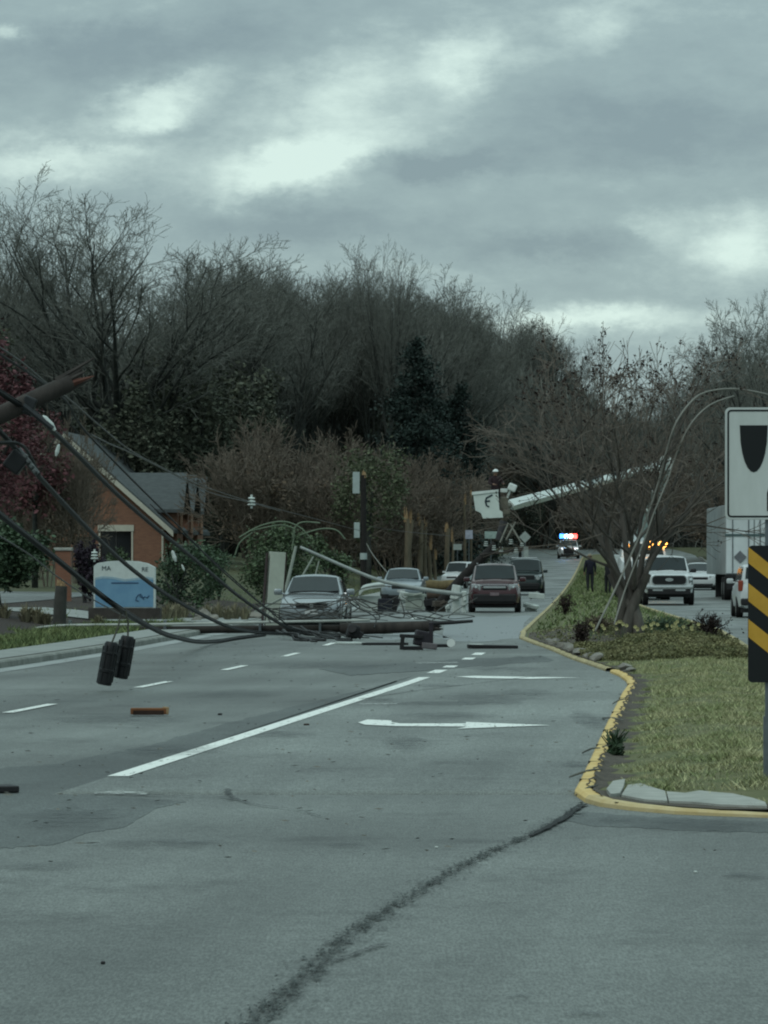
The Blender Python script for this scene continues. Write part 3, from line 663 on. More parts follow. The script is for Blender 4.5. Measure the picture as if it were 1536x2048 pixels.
# ivy-clad and scrubby trees at the foot of the woods
SCR = leaf_tree('scrub_tree', 'dark ivy covered scrub tree at the foot of the woods', 'tree', (0,-300,0), (3.2,3.0,5.5), 6.2, 6500, .15, M_ivy, M_bark, 31, .16, 'scrub trees at the foot of the woods', clumps=34, cr=.3)
first_scr = True
for i in range(34):
    px = -60+i*33+rs.uniform(-14, 14)
    if 740 < px < 1010 and i % 2: continue
    Y = (250 if px < 430 else 290+(px-430)*.15)+rs.uniform(-10, 25); X = PX(px, Y); loc = (X, Y, h(X,Y)); sc = rs.uniform(.6, 1.2); scv = (sc, sc, sc*rs.uniform(.8,1.25))
    if px > 820: scv = (sc*.8, sc*.8, sc*.62)
    if first_scr: SCR.location = loc; SCR.scale = scv; first_scr = False
    else: dup(SCR, loc, rs.uniform(0,6.28), scv)
# brown twiggy thickets in front of the woods
SP_THK = [(10,.6,.6,.06,.08),(7,.6,.55,.04,.12),(6,.6,.6,.03,.16)]
T, W, _ = bare_tree(41, 5.0, .07, SP_THK, .15, stems=[(0,0,.1,.1,5,.07),(.3,.2,.5,.1,4.6,.06),(-.3,.1,-.5,.2,4.6,.06),(.1,-.3,.2,-.5,4.4,.06),(-.1,.3,-.2,.5,4.5,.06)], rmin=.016, split=1)
THK = thing('thicket_shrub', 'brown leafless thicket shrub below the bare woods', 'shrub', (0,-310,0), 0, 'brown thicket shrubs below the woods')
T.build('trunk', M_twigb, THK); W.build('crown', M_twigb, THK)
V, Fq = leaf_quads(crown_points(1500, (0,0,3.0), (2.6,2.6,2.3), 43, .3), .10, 44); npmesh('dead_leaves', V, Fq, M_lf_brown, THK)
first_thk = True
for i in range(38):
    px = rs.uniform(500, 1120) if i < 28 else rs.uniform(60, 330); Y = rs.uniform(225, 285) if px < 720 else rs.uniform(255, 330)
    if px < 330: Y = rs.uniform(160, 215); px = (-40,-20,20,55,75,95,120,150,-30,40)[i-28]
    X = PX(px, Y)
    if X > kerbL(Y)-1.5: X = kerbL(Y)-1.5-rs.random()*2
    top = rs.uniform(880, 960) if px < 700 else rs.uniform(930, 1010)
    if px < 330: top = rs.uniform(860, 920)
    s_ = (EYE+(HOR-top)/FOC*Y-h(X,Y))/5.6; scv = (s_*.95, s_*.95, s_) if px > 330 else (s_*.42, s_*.5, s_); loc = (X, Y, h(X,Y))
    if 330 > px and i > 35: continue
    if first_thk: THK.location = loc; THK.scale = scv; first_thk = False
    else: dup(THK, loc, rs.uniform(0,6.28), scv, *(('brown leafless shrub in front of the brick building','brown shrubs by the brick building') if px < 330 else (None,None)))
for px, Y, top in [(800,262,955),(835,266,950),(865,300,960),(895,318,955),(930,332,965),(955,338,985),(770,255,940)]:
    X = PX(px,Y); s_ = (EYE+(HOR-top)/FOC*Y-h(X,Y))/5.6; dup(THK, (X,Y,h(X,Y)), px, (s_*.8,s_*.8,s_), 'brown leafless brush hiding the foot of the evergreens', 'brown brush before the evergreens')
for i in range(14):
    px = 1060+i*32+rs.uniform(-12,12); Y = rs.uniform(300, 400); X = max(PX(px,Y), kerbR(Y)+2) if px > 1180 else PX(px,Y)+0
    Y2 = 450+rs.uniform(0,15) if px <= 1180 else Y; X = PX(px, Y2) if px <= 1180 else X
    s_ = rs.uniform(1.2, 1.9); dup(THK, (X, Y2, h(X,Y2)), rs.uniform(0,6.28), (s_*1.2,s_*1.2,s_), 'brown shrub closing the view at the far end of the road', 'brown shrubs at the end of the road')
# evergreens
def conifer(label, loc, hgt, rad, n, seed, top_bias=.5):
    root = thing('evergreen_tree', label, 'tree', loc); MB().tube([(0,0,-.2),(0,0,hgt*.5),(0,0,hgt*.97)], [rad*.07,rad*.045,.02], 7).build('trunk', M_bark, root, smooth=True)
    rg = np.random.default_rng(seed); P_ = []
    nb = 120
    for b in range(nb):
        t = (b+rg.random())/nb; z = hgt*(.03+.95*t); L = rad*(1-t)**.62*rg.uniform(.55,1.15)+.25; az = rg.uniform(0,2*pi); m_ = int(n/nb*(1.5-t))
        s_ = rg.random(m_)**.6; sp_ = .16*L+.12
        P_.append(np.stack([np.cos(az)*L*s_+rg.normal(0,sp_,m_), np.sin(az)*L*s_+rg.normal(0,sp_,m_), z+L*.15*s_-.3*L*s_**2+rg.normal(0,.22,m_)+.0*s_], 1))
    P_ = np.concatenate(P_); P_[:,2] = np.maximum(P_[:,2], .1); V, Fq = leaf_quads(P_, .13, seed+1, .7); npmesh('crown', V, Fq, M_pine, root); return root
def cz_h(px, Y, top): X = PX(px,Y); return (X, Y, h(X,Y)), EYE+(HOR-top)/FOC*Y-h(X,Y)
l_, hh = cz_h(832, 285, 676); conifer('dark pointed evergreen with the tallest spire behind the bucket crew', l_, hh, 4.3, 22000, 51)
l_, hh = cz_h(922, 345, 765); conifer('dark evergreen with a lower rounder top beside the spired one', l_, hh, 3.4, 16000, 52)
l_, hh = cz_h(872, 300, 795); conifer('low broad dark evergreen standing between two taller evergreens', l_, hh, 3.8, 15000, 53)
# olive tree over the pole, red blossom tree, bushes
def px_tree(name, label, cat, px, Y, top, width_px, n, size, leafm, seed, low=0.25, **kw):
    X = PX(px,Y); z0 = h(X,Y); H_ = EYE+(HOR-top)/FOC*Y-z0; r = width_px/2/FOC*Y; rz_ = H_*(1-low)/2
    return leaf_tree(name, label, cat, (X,Y,z0), (r, r*.9, rz_*1.02), H_-rz_, n, size, leafm, M_bark, seed, **kw)
px_tree('olive_tree', 'round olive green tree above the standing utility pole', 'tree', 738, 223, 872, 185, 4200, .10, M_lf_olive, 61, .3, clumps=30)
px_tree('green_shrub', 'dull green tree growing to the left of the olive tree', 'tree', 655, 262, 905, 120, 3000, .14, M_lf_olive, 66, .3)
px_tree('blossom_tree', 'dark red blossoming tree at the left edge above the broken pole', 'tree', -20, 150, 640, 230, 8000, .085, M_lf_red, 62, .25, clumps=36, cr=.26, trunk_r=.16)
px_tree('blossom_tree', 'lower dark red tree crown behind the broken pole', 'tree', 70, 172, 770, 200, 2600, .10, M_lf_red, 67, .3, clumps=30, cr=.25, trunk_r=.12)
px_tree('holly_bush', 'large dark green bush at the left edge with a short trunk', 'bush', 12, 106, 1032, 205, 11000, .06, M_lf_dark, 63, .18, clumps=40, cr=.3, trunk_r=.15, stems=3)
px_tree('holly_bush', 'dark round bush right of the blue and white sign', 'bush', 368, 124, 1078, 195, 5000, .055, M_lf_dark, 64, .1, clumps=30, stems=2, trunk_r=.05)
px_tree('round_bush', 'dark domed bush behind the white leaning panel', 'bush', 565, 131, 1050, 200, 8500, .055, M_lf_mid, 65, .05, clumps=40, stems=2, trunk_r=.06)
px_tree('round_bush', 'smaller green bush beside the dark domed bush', 'bush', 650, 140, 1075, 110, 3500, .06, M_lf_mid, 68, .05, clumps=24, stems=2, trunk_r=.05)
px_tree('round_bush', 'green bush in front of the brick building window', 'bush', 232, 150, 1092, 60, 1800, .06, M_lf_mid, 69, .05, clumps=20, stems=2, trunk_r=.05)
px_tree('round_bush', 'small bush by the right corner of the brick building', 'bush', 425, 160, 1095, 70, 1800, .07, M_lf_dark, 70, .05, clumps=20, stems=2, trunk_r=.05)
px_tree('purple_shrub', 'dark purple leaved shrub beside the brick pier', 'shrub', 178, 135, 1062, 78, 2400, .06, mat('leaf_purple', (.012,.008,.014), .7, col2=(.03,.018,.030), island=.4), 71, .05, clumps=22, stems=2, trunk_r=.05)
# pale arching sprays on the domed bush
M_spray = mat('pale_green_spray', (.095,.13,.085), .8, col2=(.15,.19,.13), scale=3)
b = MB()
for pts_ in ([(478,1075),(520,1052),(565,1043),(600,1055),(622,1078)], [(500,1062),(560,1050),(590,1058)], [(585,1075),(592,1052),(608,1044),(640,1046)], [(600,1070),(640,1058),(672,1060),(690,1078)], [(584,1100),(588,1070),(590,1052)], [(470,1110),(480,1085),(505,1065)]):
    b.tube(smooth_path([P(x,y,128.2) for x,y in pts_], 5), .022, 4)
tag(b.build('fallen_branch', M_spray), 'pale green arching branches fallen over the domed bush', 'branch')
# tan ornamental grasses and boulders of the bed
M_tan = mat('dry_grass', (.15,.135,.085), .9, col2=(.26,.24,.16), scale=2, island=.4)
def grass_clump(label, px, py, Y, r, hg, seed, group):
    rnd = random.Random(seed); X = PX(px,Y); b = MB()
    for k in range(90):
        a = rnd.uniform(0,6.28); q = rnd.random()**.5; t0 = Vector((cos(a)*r*.25*q, sin(a)*r*.25*q, 0)); t1 = Vector((cos(a)*r*q, sin(a)*r*q, hg*(1.05-.6*q*q)*rnd.uniform(.7,1.1)))
        w = Vector((-sin(a),cos(a),0))*.015; m_ = t0.lerp(t1,.55)+Vector((0,0,hg*.2))
        b.add([t0-w,t0+w,m_+w,m_-w,t1],[(0,1,2,3),(3,2,4)])
    o = b.build('ornamental_grass', M_tan, origin=(0,0,0)); o.location = (X,Y,h(X,Y)); tag(o, label, 'plant', group)
for i,(px,r,hg) in enumerate([(335,.40,.55),(352,.35,.6),(368,.3,.5),(330,.3,.4),(415,.4,.45),(438,.35,.5),(455,.3,.4),(470,.35,.5),(345,.3,.3),(490,.3,.4)]):
    grass_clump('pale dry ornamental grass clump in the bed right of the blue sign', px, 0, 118+(i%3)*1.5, r, hg, 200+i, 'dry grass clumps right of the blue sign')
for i,(px,r,hg) in enumerate([(52,.35,.5),(62,.3,.4),(75,.3,.5),(10,.3,.45),(92,.3,.35),(196,.25,.35)]):
    grass_clump('pale dry grass clump under the big dark bush', px, 0, 103.5+(i%2), r, hg, 240+i, 'dry grass clumps under the big bush')
M_rock = mat('rock', (.12,.115,.10), .9, col2=(.24,.23,.20), scale=3, bump=.6)
def rock(px, Y, s, seed, label, group=None, z=None):
    bm = bmesh.new(); bmesh.ops.create_icosphere(bm, subdivisions=3, radius=1); rnd = random.Random(seed); ks = [(Vector((rnd.gauss(0,1),rnd.gauss(0,1),rnd.gauss(0,1))).normalized(), rnd.uniform(.72,1)) for _ in range(14)]
    for q in bm.verts:
        for d, c in ks:
            e_ = q.co.dot(d)
            if e_ > c*.86: q.co -= d*(e_-c*.86)
        q.co = Vector((q.co.x*s[0], q.co.y*s[1], q.co.z*s[2]))
    me = bpy.data.meshes.new('boulder'); bm.to_mesh(me); bm.free(); me.materials.append(M_rock); o = bpy.data.objects.new('boulder', me); COL.objects.link(o)
    X = PX(px,Y); o.location = (X,Y,(h(X,Y) if z is None else z)+s[2]*.45); tag(o, label, 'rock', group)
for i,(px,Y,sx,sz) in enumerate([(408,119,.30,.22),(427,117.5,.18,.13),(510,121,.3,.18),(540,120,.22,.14),(395,116,.15,.1),(460,122,.25,.2)]): rock(px, Y, (sx,sx*.8,sz), 300+i, 'tan boulder in the bed between the sign and the driveway', 'boulders in the bed')
for i,(px,py,sx) in enumerate([(1108,1292,.20),(1123,1298,.16),(1137,1305,.22),(1150,1309,.26),(1163,1312,.22),(1180,1318,.18),(1195,1326,.2),(1098,1287,.14),(1250,1345,.16),(1262,1351,.12)]):
    Y = next((q*.1 for q in range(640,960) if PX(px,q*.1) > medL(q*.1)+.30), 80.); rock(px, Y, (sx*.75,sx*1.3,sx*.5), 320+i, 'grey stone in the row behind the faded yellow kerb', 'stones behind the median kerb', z=.03)

# ------------------------------------------------------------------ crape myrtle on the median
SP_CR = [(9,.60,.50,.035,.10),(6,.62,.55,.03,.13),(5,.6,.6,.02,.18)]
M_cbark = mat('myrtle_bark', (.045,.040,.034), .8, col2=(.115,.105,.09), scale=5, stretch=(1,1,.25), bump=.4)
M_ctwig = mat('myrtle_twig', (.095,.082,.066), .9, col2=(.175,.15,.125), scale=1)
M_seed = mat('seed_head', (.016,.011,.010), .9, col2=(.042,.028,.022), scale=6, island=.5)
def crape(seed, label, loc, rz, stems, sc, rmin=.0055, seeds=.066):
    T, W, tips = bare_tree(seed, 0, 0, SP_CR, .12, stems=stems, rmin=rmin, split=2); fk = 1.05
    for B in (T, W): B.v = [(x, y, z+fk) for x, y, z in B.v]
    for t in tips: t.z += fk
    r_ = random.Random(seed)
    for q in range(5):
        a = 2*pi*q/5+.3; s0 = stems[q]; T.tube(smooth_path([(cos(a)*.22,sin(a)*.2,-.15),(cos(a)*.15+r_.uniform(-.05,.05),sin(a)*.13,.45),(s0[0]*.9,s0[1]*.9,fk-.1),(s0[0]+s0[2]*.3,s0[1]+s0[3]*.3,fk+.3)],4),[.135,.13,.125,.12,.115,.11,.108,.105,.10,.095,.09,.085,.08],9,cap=False)
    root = thing('crape_myrtle_tree', label, 'tree', loc, rz); root.scale = (sc,sc,sc)
    T.build('trunk', M_cbark, root, smooth=True); W.build('crown', M_ctwig, root)
    zmax = max(t.z for t in tips); rg = np.random.default_rng(seed); C = []
    for t in tips:
        keep = .42 if t.z > zmax*.72 else .12
        if rg.random() < keep:
            k = rg.integers(3, 7); C.append(np.array(t)[None,:]+rg.normal(0, seeds*.38, (k,3))*np.array([1,1,1.3]))
    V, Fq = leaf_quads(np.concatenate(C), seeds*.5, seed+2, 1.0); npmesh('seed_heads', V, Fq, M_seed, root); return root
st = [(-.02,0,-.05,.0,4.6,.085),(.13,.04,.28,.1,4.4,.075),(-.17,.0,-.30,-.1,4.5,.08),(.16,-.10,.58,-.15,4.2,.062),(-.22,.10,-.62,.15,4.3,.062),(.02,.16,.12,.4,4.3,.06),(.20,0,.42,.25,4.2,.055),(-.12,-.1,-.46,-.3,4.2,.055),(.05,-.12,.08,-.4,4.3,.055)]
Xc = PX(1262, 86)
crape(71, 'multi stemmed bare crape myrtle with seed heads on the median', (Xc, 86, med_z(Xc,86)-.05), 0, st, 1.0)
for (px, Y, sc, sd, lab) in [(1268,206,1.1,72,'second bare crape myrtle behind the nearest median tree')]:
    X = PX(px,Y); crape(sd, lab, (X,Y,med_z(X,Y)-.05), sd, st[:7], sc, .009, .08)
# extra brown woods on the right behind the pickup
for i in range(12):
    px = 1390+i*22; Y = rs.uniform(215, 300); X = max(PX(px,Y), kerbR(Y)+3); dup(THK, (X,Y,h(X,Y)), rs.uniform(0,6.28), (1.2,1.2,rs.uniform(1.2,1.7)), 'brown shrub beside the road behind the trailer', 'brown shrubs behind the trailer')
# low plants on the median
def twig_shrub(label, px, Y, hg, spread, seed, m, n=26, name='dry_shrub'):
    rnd = random.Random(seed); b = MB()
    for k in range(n):
        a = rnd.uniform(0,6.28); e_ = rnd.uniform(.2,1); t = Vector((cos(a)*spread*e_, sin(a)*spread*e_, hg*rnd.uniform(.6,1.05))); m_ = t*.5+Vector((0,0,.08))
        b.tube([(0,0,-.03), m_, t], [.014,.010,.006], 4)
        for q in range(4): c = m_.lerp(t, rnd.random()); b.tube([c, c+Vector((rnd.uniform(-.1,.1),rnd.uniform(-.1,.1),rnd.uniform(.02,.14)))], .006, 3); 
    V, Fq = leaf_quads(np.array([(rnd.gauss(0,spread*.5), rnd.gauss(0,spread*.5), abs(rnd.gauss(hg*.5,hg*.25))) for _ in range(n*12)]), .035, seed)
    b.add([tuple(p) for p in V], [tuple(f) for f in Fq]); o = b.build(name, m, origin=(0,0,0)); X = PX(px,Y); o.location = (X,Y,med_z(X,Y)); return tag(o, label, 'shrub')
twig_shrub('dark dry shrub left of the crape myrtle trunk', 1163, 83.5, .42, .16, 401, M_seed)
twig_shrub('dark spiky shrub at the right side of the median', 1418, 88, .50, .45, 402, M_seed, 34)
twig_shrub('small brown shrub close to the kerb by the maroon car', 1130, 128, .55, .3, 403, M_seed)
twig_shrub('low brown shrub behind the dark dry shrub', 1200, 90, .35, .35, 404, M_lf_brown)
twig_shrub('low dark shrub right behind the myrtle trunk', 1330, 90, .30, .5, 405, M_lf_dark, 40)
M_daf = mat('daffodil_yellow', (.40,.38,.18), .7, island=.2)
for i,(px,py) in enumerate([(1296,1240),(1301,1248),(1345,1238),(1352,1246),(1358,1253),(1238,1222),(1243,1226),(1280,1250),(1180,1262),(1198,1262),(1392,1236),(1325,1230)]):
    Y = 84+(i%3); X = PX(px,Y); z = med_z(X,Y); b = MB(); rnd = random.Random(i)
    for k in range(3):
        a = rnd.uniform(0,6.28); t = Vector((cos(a)*.1, sin(a)*.1, rnd.uniform(.18,.34))); b.m = 0; b.tube([(0,0,0), t*.6, t], .008, 3); b.m = 1
        for j in range(5): c_ = 2*pi*j/5; b.add([t, t+Vector((cos(c_)*.035,-.01,sin(c_)*.035)), t+Vector((cos(c_+.7)*.04,-.015,sin(c_+.7)*.04)), t+Vector((cos(c_+1.3)*.03,-.01,sin(c_+1.3)*.03))], [(0,1,2,3)])
    o = b.build('daffodil_clump', [M_lf_mid, M_daf], origin=(0,0,0)); o.location = (X,Y,z); tag(o, 'clump of pale yellow daffodils round the median tree', 'flowers', 'daffodil clumps round the median tree')

# broken concrete apron behind the front kerb
M_slab = mat('apron_concrete', (.24,.25,.225), .85, col2=(.36,.37,.335), scale=4, bump=.5)
def slab(poly_px, label, z0=.022, t=.04):
    pts_ = [((x-768)/FOC*Y, Y) for x, py in poly_px for Y in [(EYE-.06)*FOC/(py-HOR)]]
    o = MB().prism(pts_, 'z', z0, z0+t).build('concrete_slab', M_slab); tag(o, label, 'concrete slab')
slab([(1213,1578),(1226,1562),(1250,1558),(1247,1573),(1240,1586),(1222,1588)], 'small broken concrete slab in the corner of the median nose')
slab([(1243,1590),(1256,1570),(1282,1567),(1303,1574),(1330,1582),(1335,1602),(1290,1599)], 'jagged concrete slab behind the yellow nose kerb')
slab([(1338,1602),(1333,1583),(1370,1586),(1400,1581),(1425,1584),(1465,1587),(1505,1596),(1530,1604),(1534,1612),(1440,1609),(1390,1604)], 'long weathered concrete slab under the grass by the sign post')
# ------------------------------------------------------------------ brick building
M_brick = brick_mat('red_brick', (.205,.098,.058), (.155,.072,.044), (.17,.13,.10))
M_roof = mat('roof_shingle', (.060,.070,.072), .9, col2=(.092,.105,.106), scale=3, stretch=(1,1,6))
M_cream = mat('cream_trim', (.42,.41,.34), .7, .1)
M_glassd = mat('dark_glass', (.008,.010,.012), .12, .2, 2, spec=.5)
bx, by = PX(330, 230), 230.0
ba = math.atan2(1.06, 19)
bld = thing('brick_building', 'red brick building with steep grey gable roof and three dormers', 'building', (bx, by, .55), -ba)
Wd, Ld, Ez, Rz = 10.9, 19.0, 3.25, 8.1       # local: front gable wall along -x from the right corner, long side along +y
def wall_with_holes(b, x0, x1, z0, z1, holes, y, t=.3):
    xs = sorted({x0,x1,*[c for q in holes for c in q[:2]]}); zs = sorted({z0,z1,*[c for q in holes for c in q[2:]]})
    for i in range(len(xs)-1):
        for j in range(len(zs)-1):
            cx_, cz_ = (xs[i]+xs[i+1])/2, (zs[j]+zs[j+1])/2
            if any(q[0] < cx_ < q[1] and q[2] < cz_ < q[3] for q in holes): continue
            b.box((cx_, y+t/2, cz_), (xs[i+1]-xs[i], t, zs[j+1]-zs[j]))
hol = [(-3.50,-1.84,.9,2.9),(-4.9,-3.78,0,2.6)]
b = MB(); wall_with_holes(b, -Wd, 0, -.4, Ez, hol, 0)
b.prism([(-Wd,Ez),(0,Ez),(-Wd/2,Rz)], 'y', 0, .3)
b.box((-.15, Ld/2+.15, (Ez-.4)/2), (.3, Ld-.3, Ez+.4)); b.box((-Wd+.15, Ld/2+.15, (Ez-.4)/2), (.3, Ld-.3, Ez+.4)); b.box((-Wd/2, Ld, (Ez-.4)/2), (Wd-.62, .3, Ez+.4))
b.prism([(-Wd,Ez),(0,Ez),(-Wd/2,Rz)], 'y', Ld-.15, Ld+.15)
b.build('wall', M_brick, bld)
sl = (Rz-Ez)/(Wd/2); b = MB()
for sg in (1,-1):
    cx0 = -Wd/2; q = [(cx0, Rz+.22), (cx0+sg*(Wd/2+.55), Ez-.55*sl+.22), (cx0+sg*(Wd/2+.55), Ez-.55*sl+.02), (cx0, Rz+.02)]
    b.prism(q, 'y', -.45, Ld+.45)
b.build('roof', M_roof, bld)
b = MB()
for sg in (1,-1):
    cx0 = -Wd/2; q = [(cx0, Rz+.1), (cx0+sg*(Wd/2+.5), Ez-.5*sl+.1), (cx0+sg*(Wd/2+.5), Ez-.5*sl-.22), (cx0, Rz-.22)]
    b.prism(q, 'y', -.50, -.455)
b.build('fascia', M_cream, bld)
w_ = MB().box((-2.67, .2, 1.9), (1.66, .06, 2.0)).build('window', M_glassd, bld)
MB().box((-2.67, -.02, 3.07), (1.95, .1, .34)).build('lintel', M_cream, w_)
MB().box((-2.67, .14, 1.9), (.06, .05, 2.0)).build('mullion', mat('dark_frame', (.03,.03,.03), .6), w_)
b = MB(); b.box((-3.56,-.015,1.9),(.09,.06,2.0)); b.box((-1.78,-.015,1.9),(.09,.06,2.0)); b.box((-2.67,-.03,.84),(1.95,.12,.12)); b.build('frame', M_cream, w_)
MB().tube([(-.12,-.08,.0),(-.12,-.08,3.0)],.06,8).build('downspout', M_cream, bld)
MB().box((-4.34, .22, 1.3), (1.12, .06, 2.6)).build('entrance_door', M_glassd, bld)
for k in range(3):
    yc = 2.6+k*5.6; d = MB(); d.prism([(yc-1.5,1.9),(yc+1.5,1.9),(yc+1.5,4.3),(yc,5.9),(yc-1.5,4.3)], 'x', -1.8, .55); dm = d.build('dormer', M_brick, bld)
    d = MB()
    for sg in (1,-1): d.prism([(yc,6.12),(yc+sg*1.9,4.1),(yc+sg*1.9,3.92),(yc,5.94)], 'x', -3.0, .95)
    d.build('dormer_roof', M_roof, dm)
    MB().box((.60, yc, 3.6), (.08, 1.2, 1.5)).build('dormer_panel', mat('salmon_board', (.30,.17,.11), .8), dm)
    c_ = MB(); c_.box((.4, yc-1.3, 1.0), (.36, .36, 2.2)); c_.box((.4, yc+1.3, 1.0), (.36,.36,2.2)); c_.build('porch_column', M_brick, dm)
    MB().box((.42, yc, 2.06), (.5, 2.9, .3)).build('porch_beam', M_cream, dm)
    MB().box((.03, yc, 1.1), (.06, 1.6, 1.9)).build('window', M_glassd, dm)
# brick gate pier near the street
Xp = PX(127, 140); pr = thing('brick_pier', 'free standing red brick pier left of the blue sign', 'pier', (Xp,140,h(Xp,140)))
b = MB().box((0,0,.80),(.50,.5,1.8)); b.build('shaft', brick_mat('pier_brick', (.20,.085,.05),(.16,.07,.04),(.15,.11,.09)), pr); MB().box((0,0,1.74),(.6,.6,.10),bev=.02).build('cap', M_slab, pr)

# ------------------------------------------------------------------ blue and white monument sign
Y = 112; Xs = PX(249, Y); zs = 1.7-91/FOC*Y; px_ = FOC/Y
sg = thing('monument_sign', 'blue and white monument sign with curved top and dark lettering', 'sign', (Xs, Y, zs-.2), -.06)
def spx(x, y): return ((x-249)/px_, (1218-y)/px_+.2)
out = [spx(187,1218),(spx(187,1132)),spx(195,1126),spx(215,1122.5),spx(245,1121),spx(275,1122.5),spx(295,1127),spx(310,1135),spx(310,1218)]
MB().prism(out, 'y', 0, .25).build('frame', mat('sign_white', (.50,.56,.54), .5, .08), sg)
M_sblue = mat('sign_blue', (.115,.24,.37), .5, .12, 2, col2=(.16,.31,.44))
wave = [spx(190,1160),spx(205,1157),spx(225,1158),spx(250,1163),spx(275,1160),spx(295,1158),spx(307,1160)]
MB().prism([spx(190,1214)]+wave+[spx(307,1214)], 'y', -.012, -.002).build('blue_panel', M_sblue, sg)
MB().prism([spx(190,1156)]+[(x, z+.06) for x, z in wave]+[(x, z+.005) for x, z in wave[::-1]], 'y', -.009, -.002).build('pale_band', mat('sign_pale_blue', (.27,.38,.44), .5, .1), sg)
MB().box((0,.12,.08),(1.9,.4,.3)).build('base', mat('sign_base', (.05,.045,.04), .9), sg)
def text(name, s, loc, size, m, parent, rx=pi/2, rz=0, ext=.003, align='CENTER', shear=0.0):
    c = bpy.data.curves.new(name, 'FONT'); c.body = s; c.size = size; c.align_x = align; c.align_y = 'CENTER'; c.extrude = ext; c.shear = shear
    o = bpy.data.objects.new(name, c); me = bpy.data.meshes.new_from_object(o); bpy.data.objects.remove(o); bpy.data.curves.remove(c); me.materials.clear(); me.materials.append(m)
    o = bpy.data.objects.new(name, me); COL.objects.link(o); o.location = loc; o.rotation_euler = (rx, 0, rz); o.parent = parent; return o
M_ink = mat('sign_ink', (.02,.035,.045), .6, .1); M_ink2 = mat('sign_ink_blue', (.035,.075,.14), .6, .1)
x_, z_ = spx(220,1137); text('lettering', 'MA', (x_-.10,-.008,z_), .17, M_ink, sg)
x_, z_ = spx(290,1139); text('lettering', 'RE', (x_,-.008,z_), .16, M_ink, sg)
x_, z_ = spx(250,1166); MB().box((x_,-.016,z_),(.72,.006,.035)).build('text_line', M_ink2, sg)
lg = MB()
for pts_ in ([(272,1201),(273,1195),(277,1190),(282,1188),(280,1193),(286,1196),(290,1193),(294,1196),(299,1191)], [(272,1201),(278,1202)], [(283,1190),(288,1199)]):
    lg.tube([(q[0],-.017,q[1]) for q in [spx(*t) for t in pts_]], .014, 4)
lg.build('logo', M_ink2, sg)

# ------------------------------------------------------------------ signs on the median nose
M_alu = mat('sign_aluminium', (.30,.32,.31), .5, .1, metal=.4)
M_sface = mat('sign_white_sheeting', (.44,.48,.455), .45, col2=(.52,.56,.54), scale=5, stretch=(1,1,.35))
M_blk = mat('sign_black', (.006,.008,.009), .5, .1); M_oy = mat('sign_yellow', (.44,.245,.028), .5, col2=(.52,.30,.04), scale=7)
M_post = mat('galvanised_post', (.14,.16,.17), .45, .2, 8, metal=.6)
Ys = 32.0; zg = .10; k_ = Ys/FOC; Xc_ = PX(1543, Ys)
def srow(py): return EYE+(HOR-py)*k_
def rrect(w, h_, r, n=6): 
    out = []
    for cx_, cy_, a0 in ((w/2-r,h_/2-r,0),(-w/2+r,h_/2-r,pi/2),(-w/2+r,-h_/2+r,pi),(w/2-r,-h_/2+r,1.5*pi)):
        for i in range(n+1): a = a0+pi/2*i/n; out.append((cx_+r*cos(a), cy_+r*sin(a)))
    return out
kr = thing('keep_right_sign', 'white keep right sign with black arrow symbol on the median post', 'sign', (Xc_, Ys, srow(927)), RD(-2)); 
sw, sh = .70, 225*k_
def off(p, dx_, dz_): return [(x+dx_, z+dz_) for x, z in p]
MB().prism(rrect(sw,sh,.04), 'y', 0, .004).build('backing', M_alu, kr)
MB().prism(rrect(sw-.004,sh-.004,.038), 'y', -.003, -.001).build('face', M_sface, kr)
bo, bi = rrect(sw-.036,sh-.036,.03), rrect(sw-.062,sh-.062,.018)
b = MB(); n = len(bo); b.add([(x,-.006,z) for x,z in bo]+[(x,-.006,z) for x,z in bi]+[(x,-.0035,z) for x,z in bo]+[(x,-.0035,z) for x,z in bi], [(i,(i+1)%n,n+(i+1)%n,n+i) for i in range(n)]+[(2*n+i,2*n+(i+1)%n,(i+1)%n,i) for i in range(n)]+[(3*n+i,3*n+(i+1)%n,n+(i+1)%n,n+i) for i in range(n)])
b.build('border', M_blk, kr)
for zz_ in (.36,-.36): MB().tube([((1540-1543)*k_,-.014,zz_),((1540-1543)*k_,-.003,zz_)],.011,8).build('bolt', M_alu, kr)
cx0 = (1507.5-1543)*k_; wb = 28*k_
bul = [(cx0-wb, (927-850.5)*k_), (cx0+wb, (927-850.5)*k_)]
for i in range(13):
    t = i/12; a = t*pi; bul.append((cx0+wb*cos(a)*(1 if False else (1-.12*sin(a))), (927-850.5)*k_-(94*k_)*sin(a)**.75))
MB().prism(bul, 'y', -.006, -.0035).build('island_symbol', M_blk, kr)
ar = [(1534,1022),(1534,986),(1540,966),(1556,944),(1572,924),(1575,905),(1575,884),(1566,884),(1586,850),(1606,884),(1597,884),(1597,915),(1590,938),(1572,962),(1558,980),(1556,1022)]
MB().prism([((x-1543)*k_, (927-y)*k_) for x,y in ar], 'y', -.0065, -.004).build('arrow_symbol', M_blk, kr)
om = thing('object_marker', 'black and yellow striped hazard marker below the keep right sign', 'sign', (Xc_+.0, Ys-.002, srow(1228)), RD(-2)); mw, mh = 94*k_, 274*k_
MB().prism(rrect(mw,mh,.035), 'y', 0, .004).build('backing', M_blk, om)
b = MB()
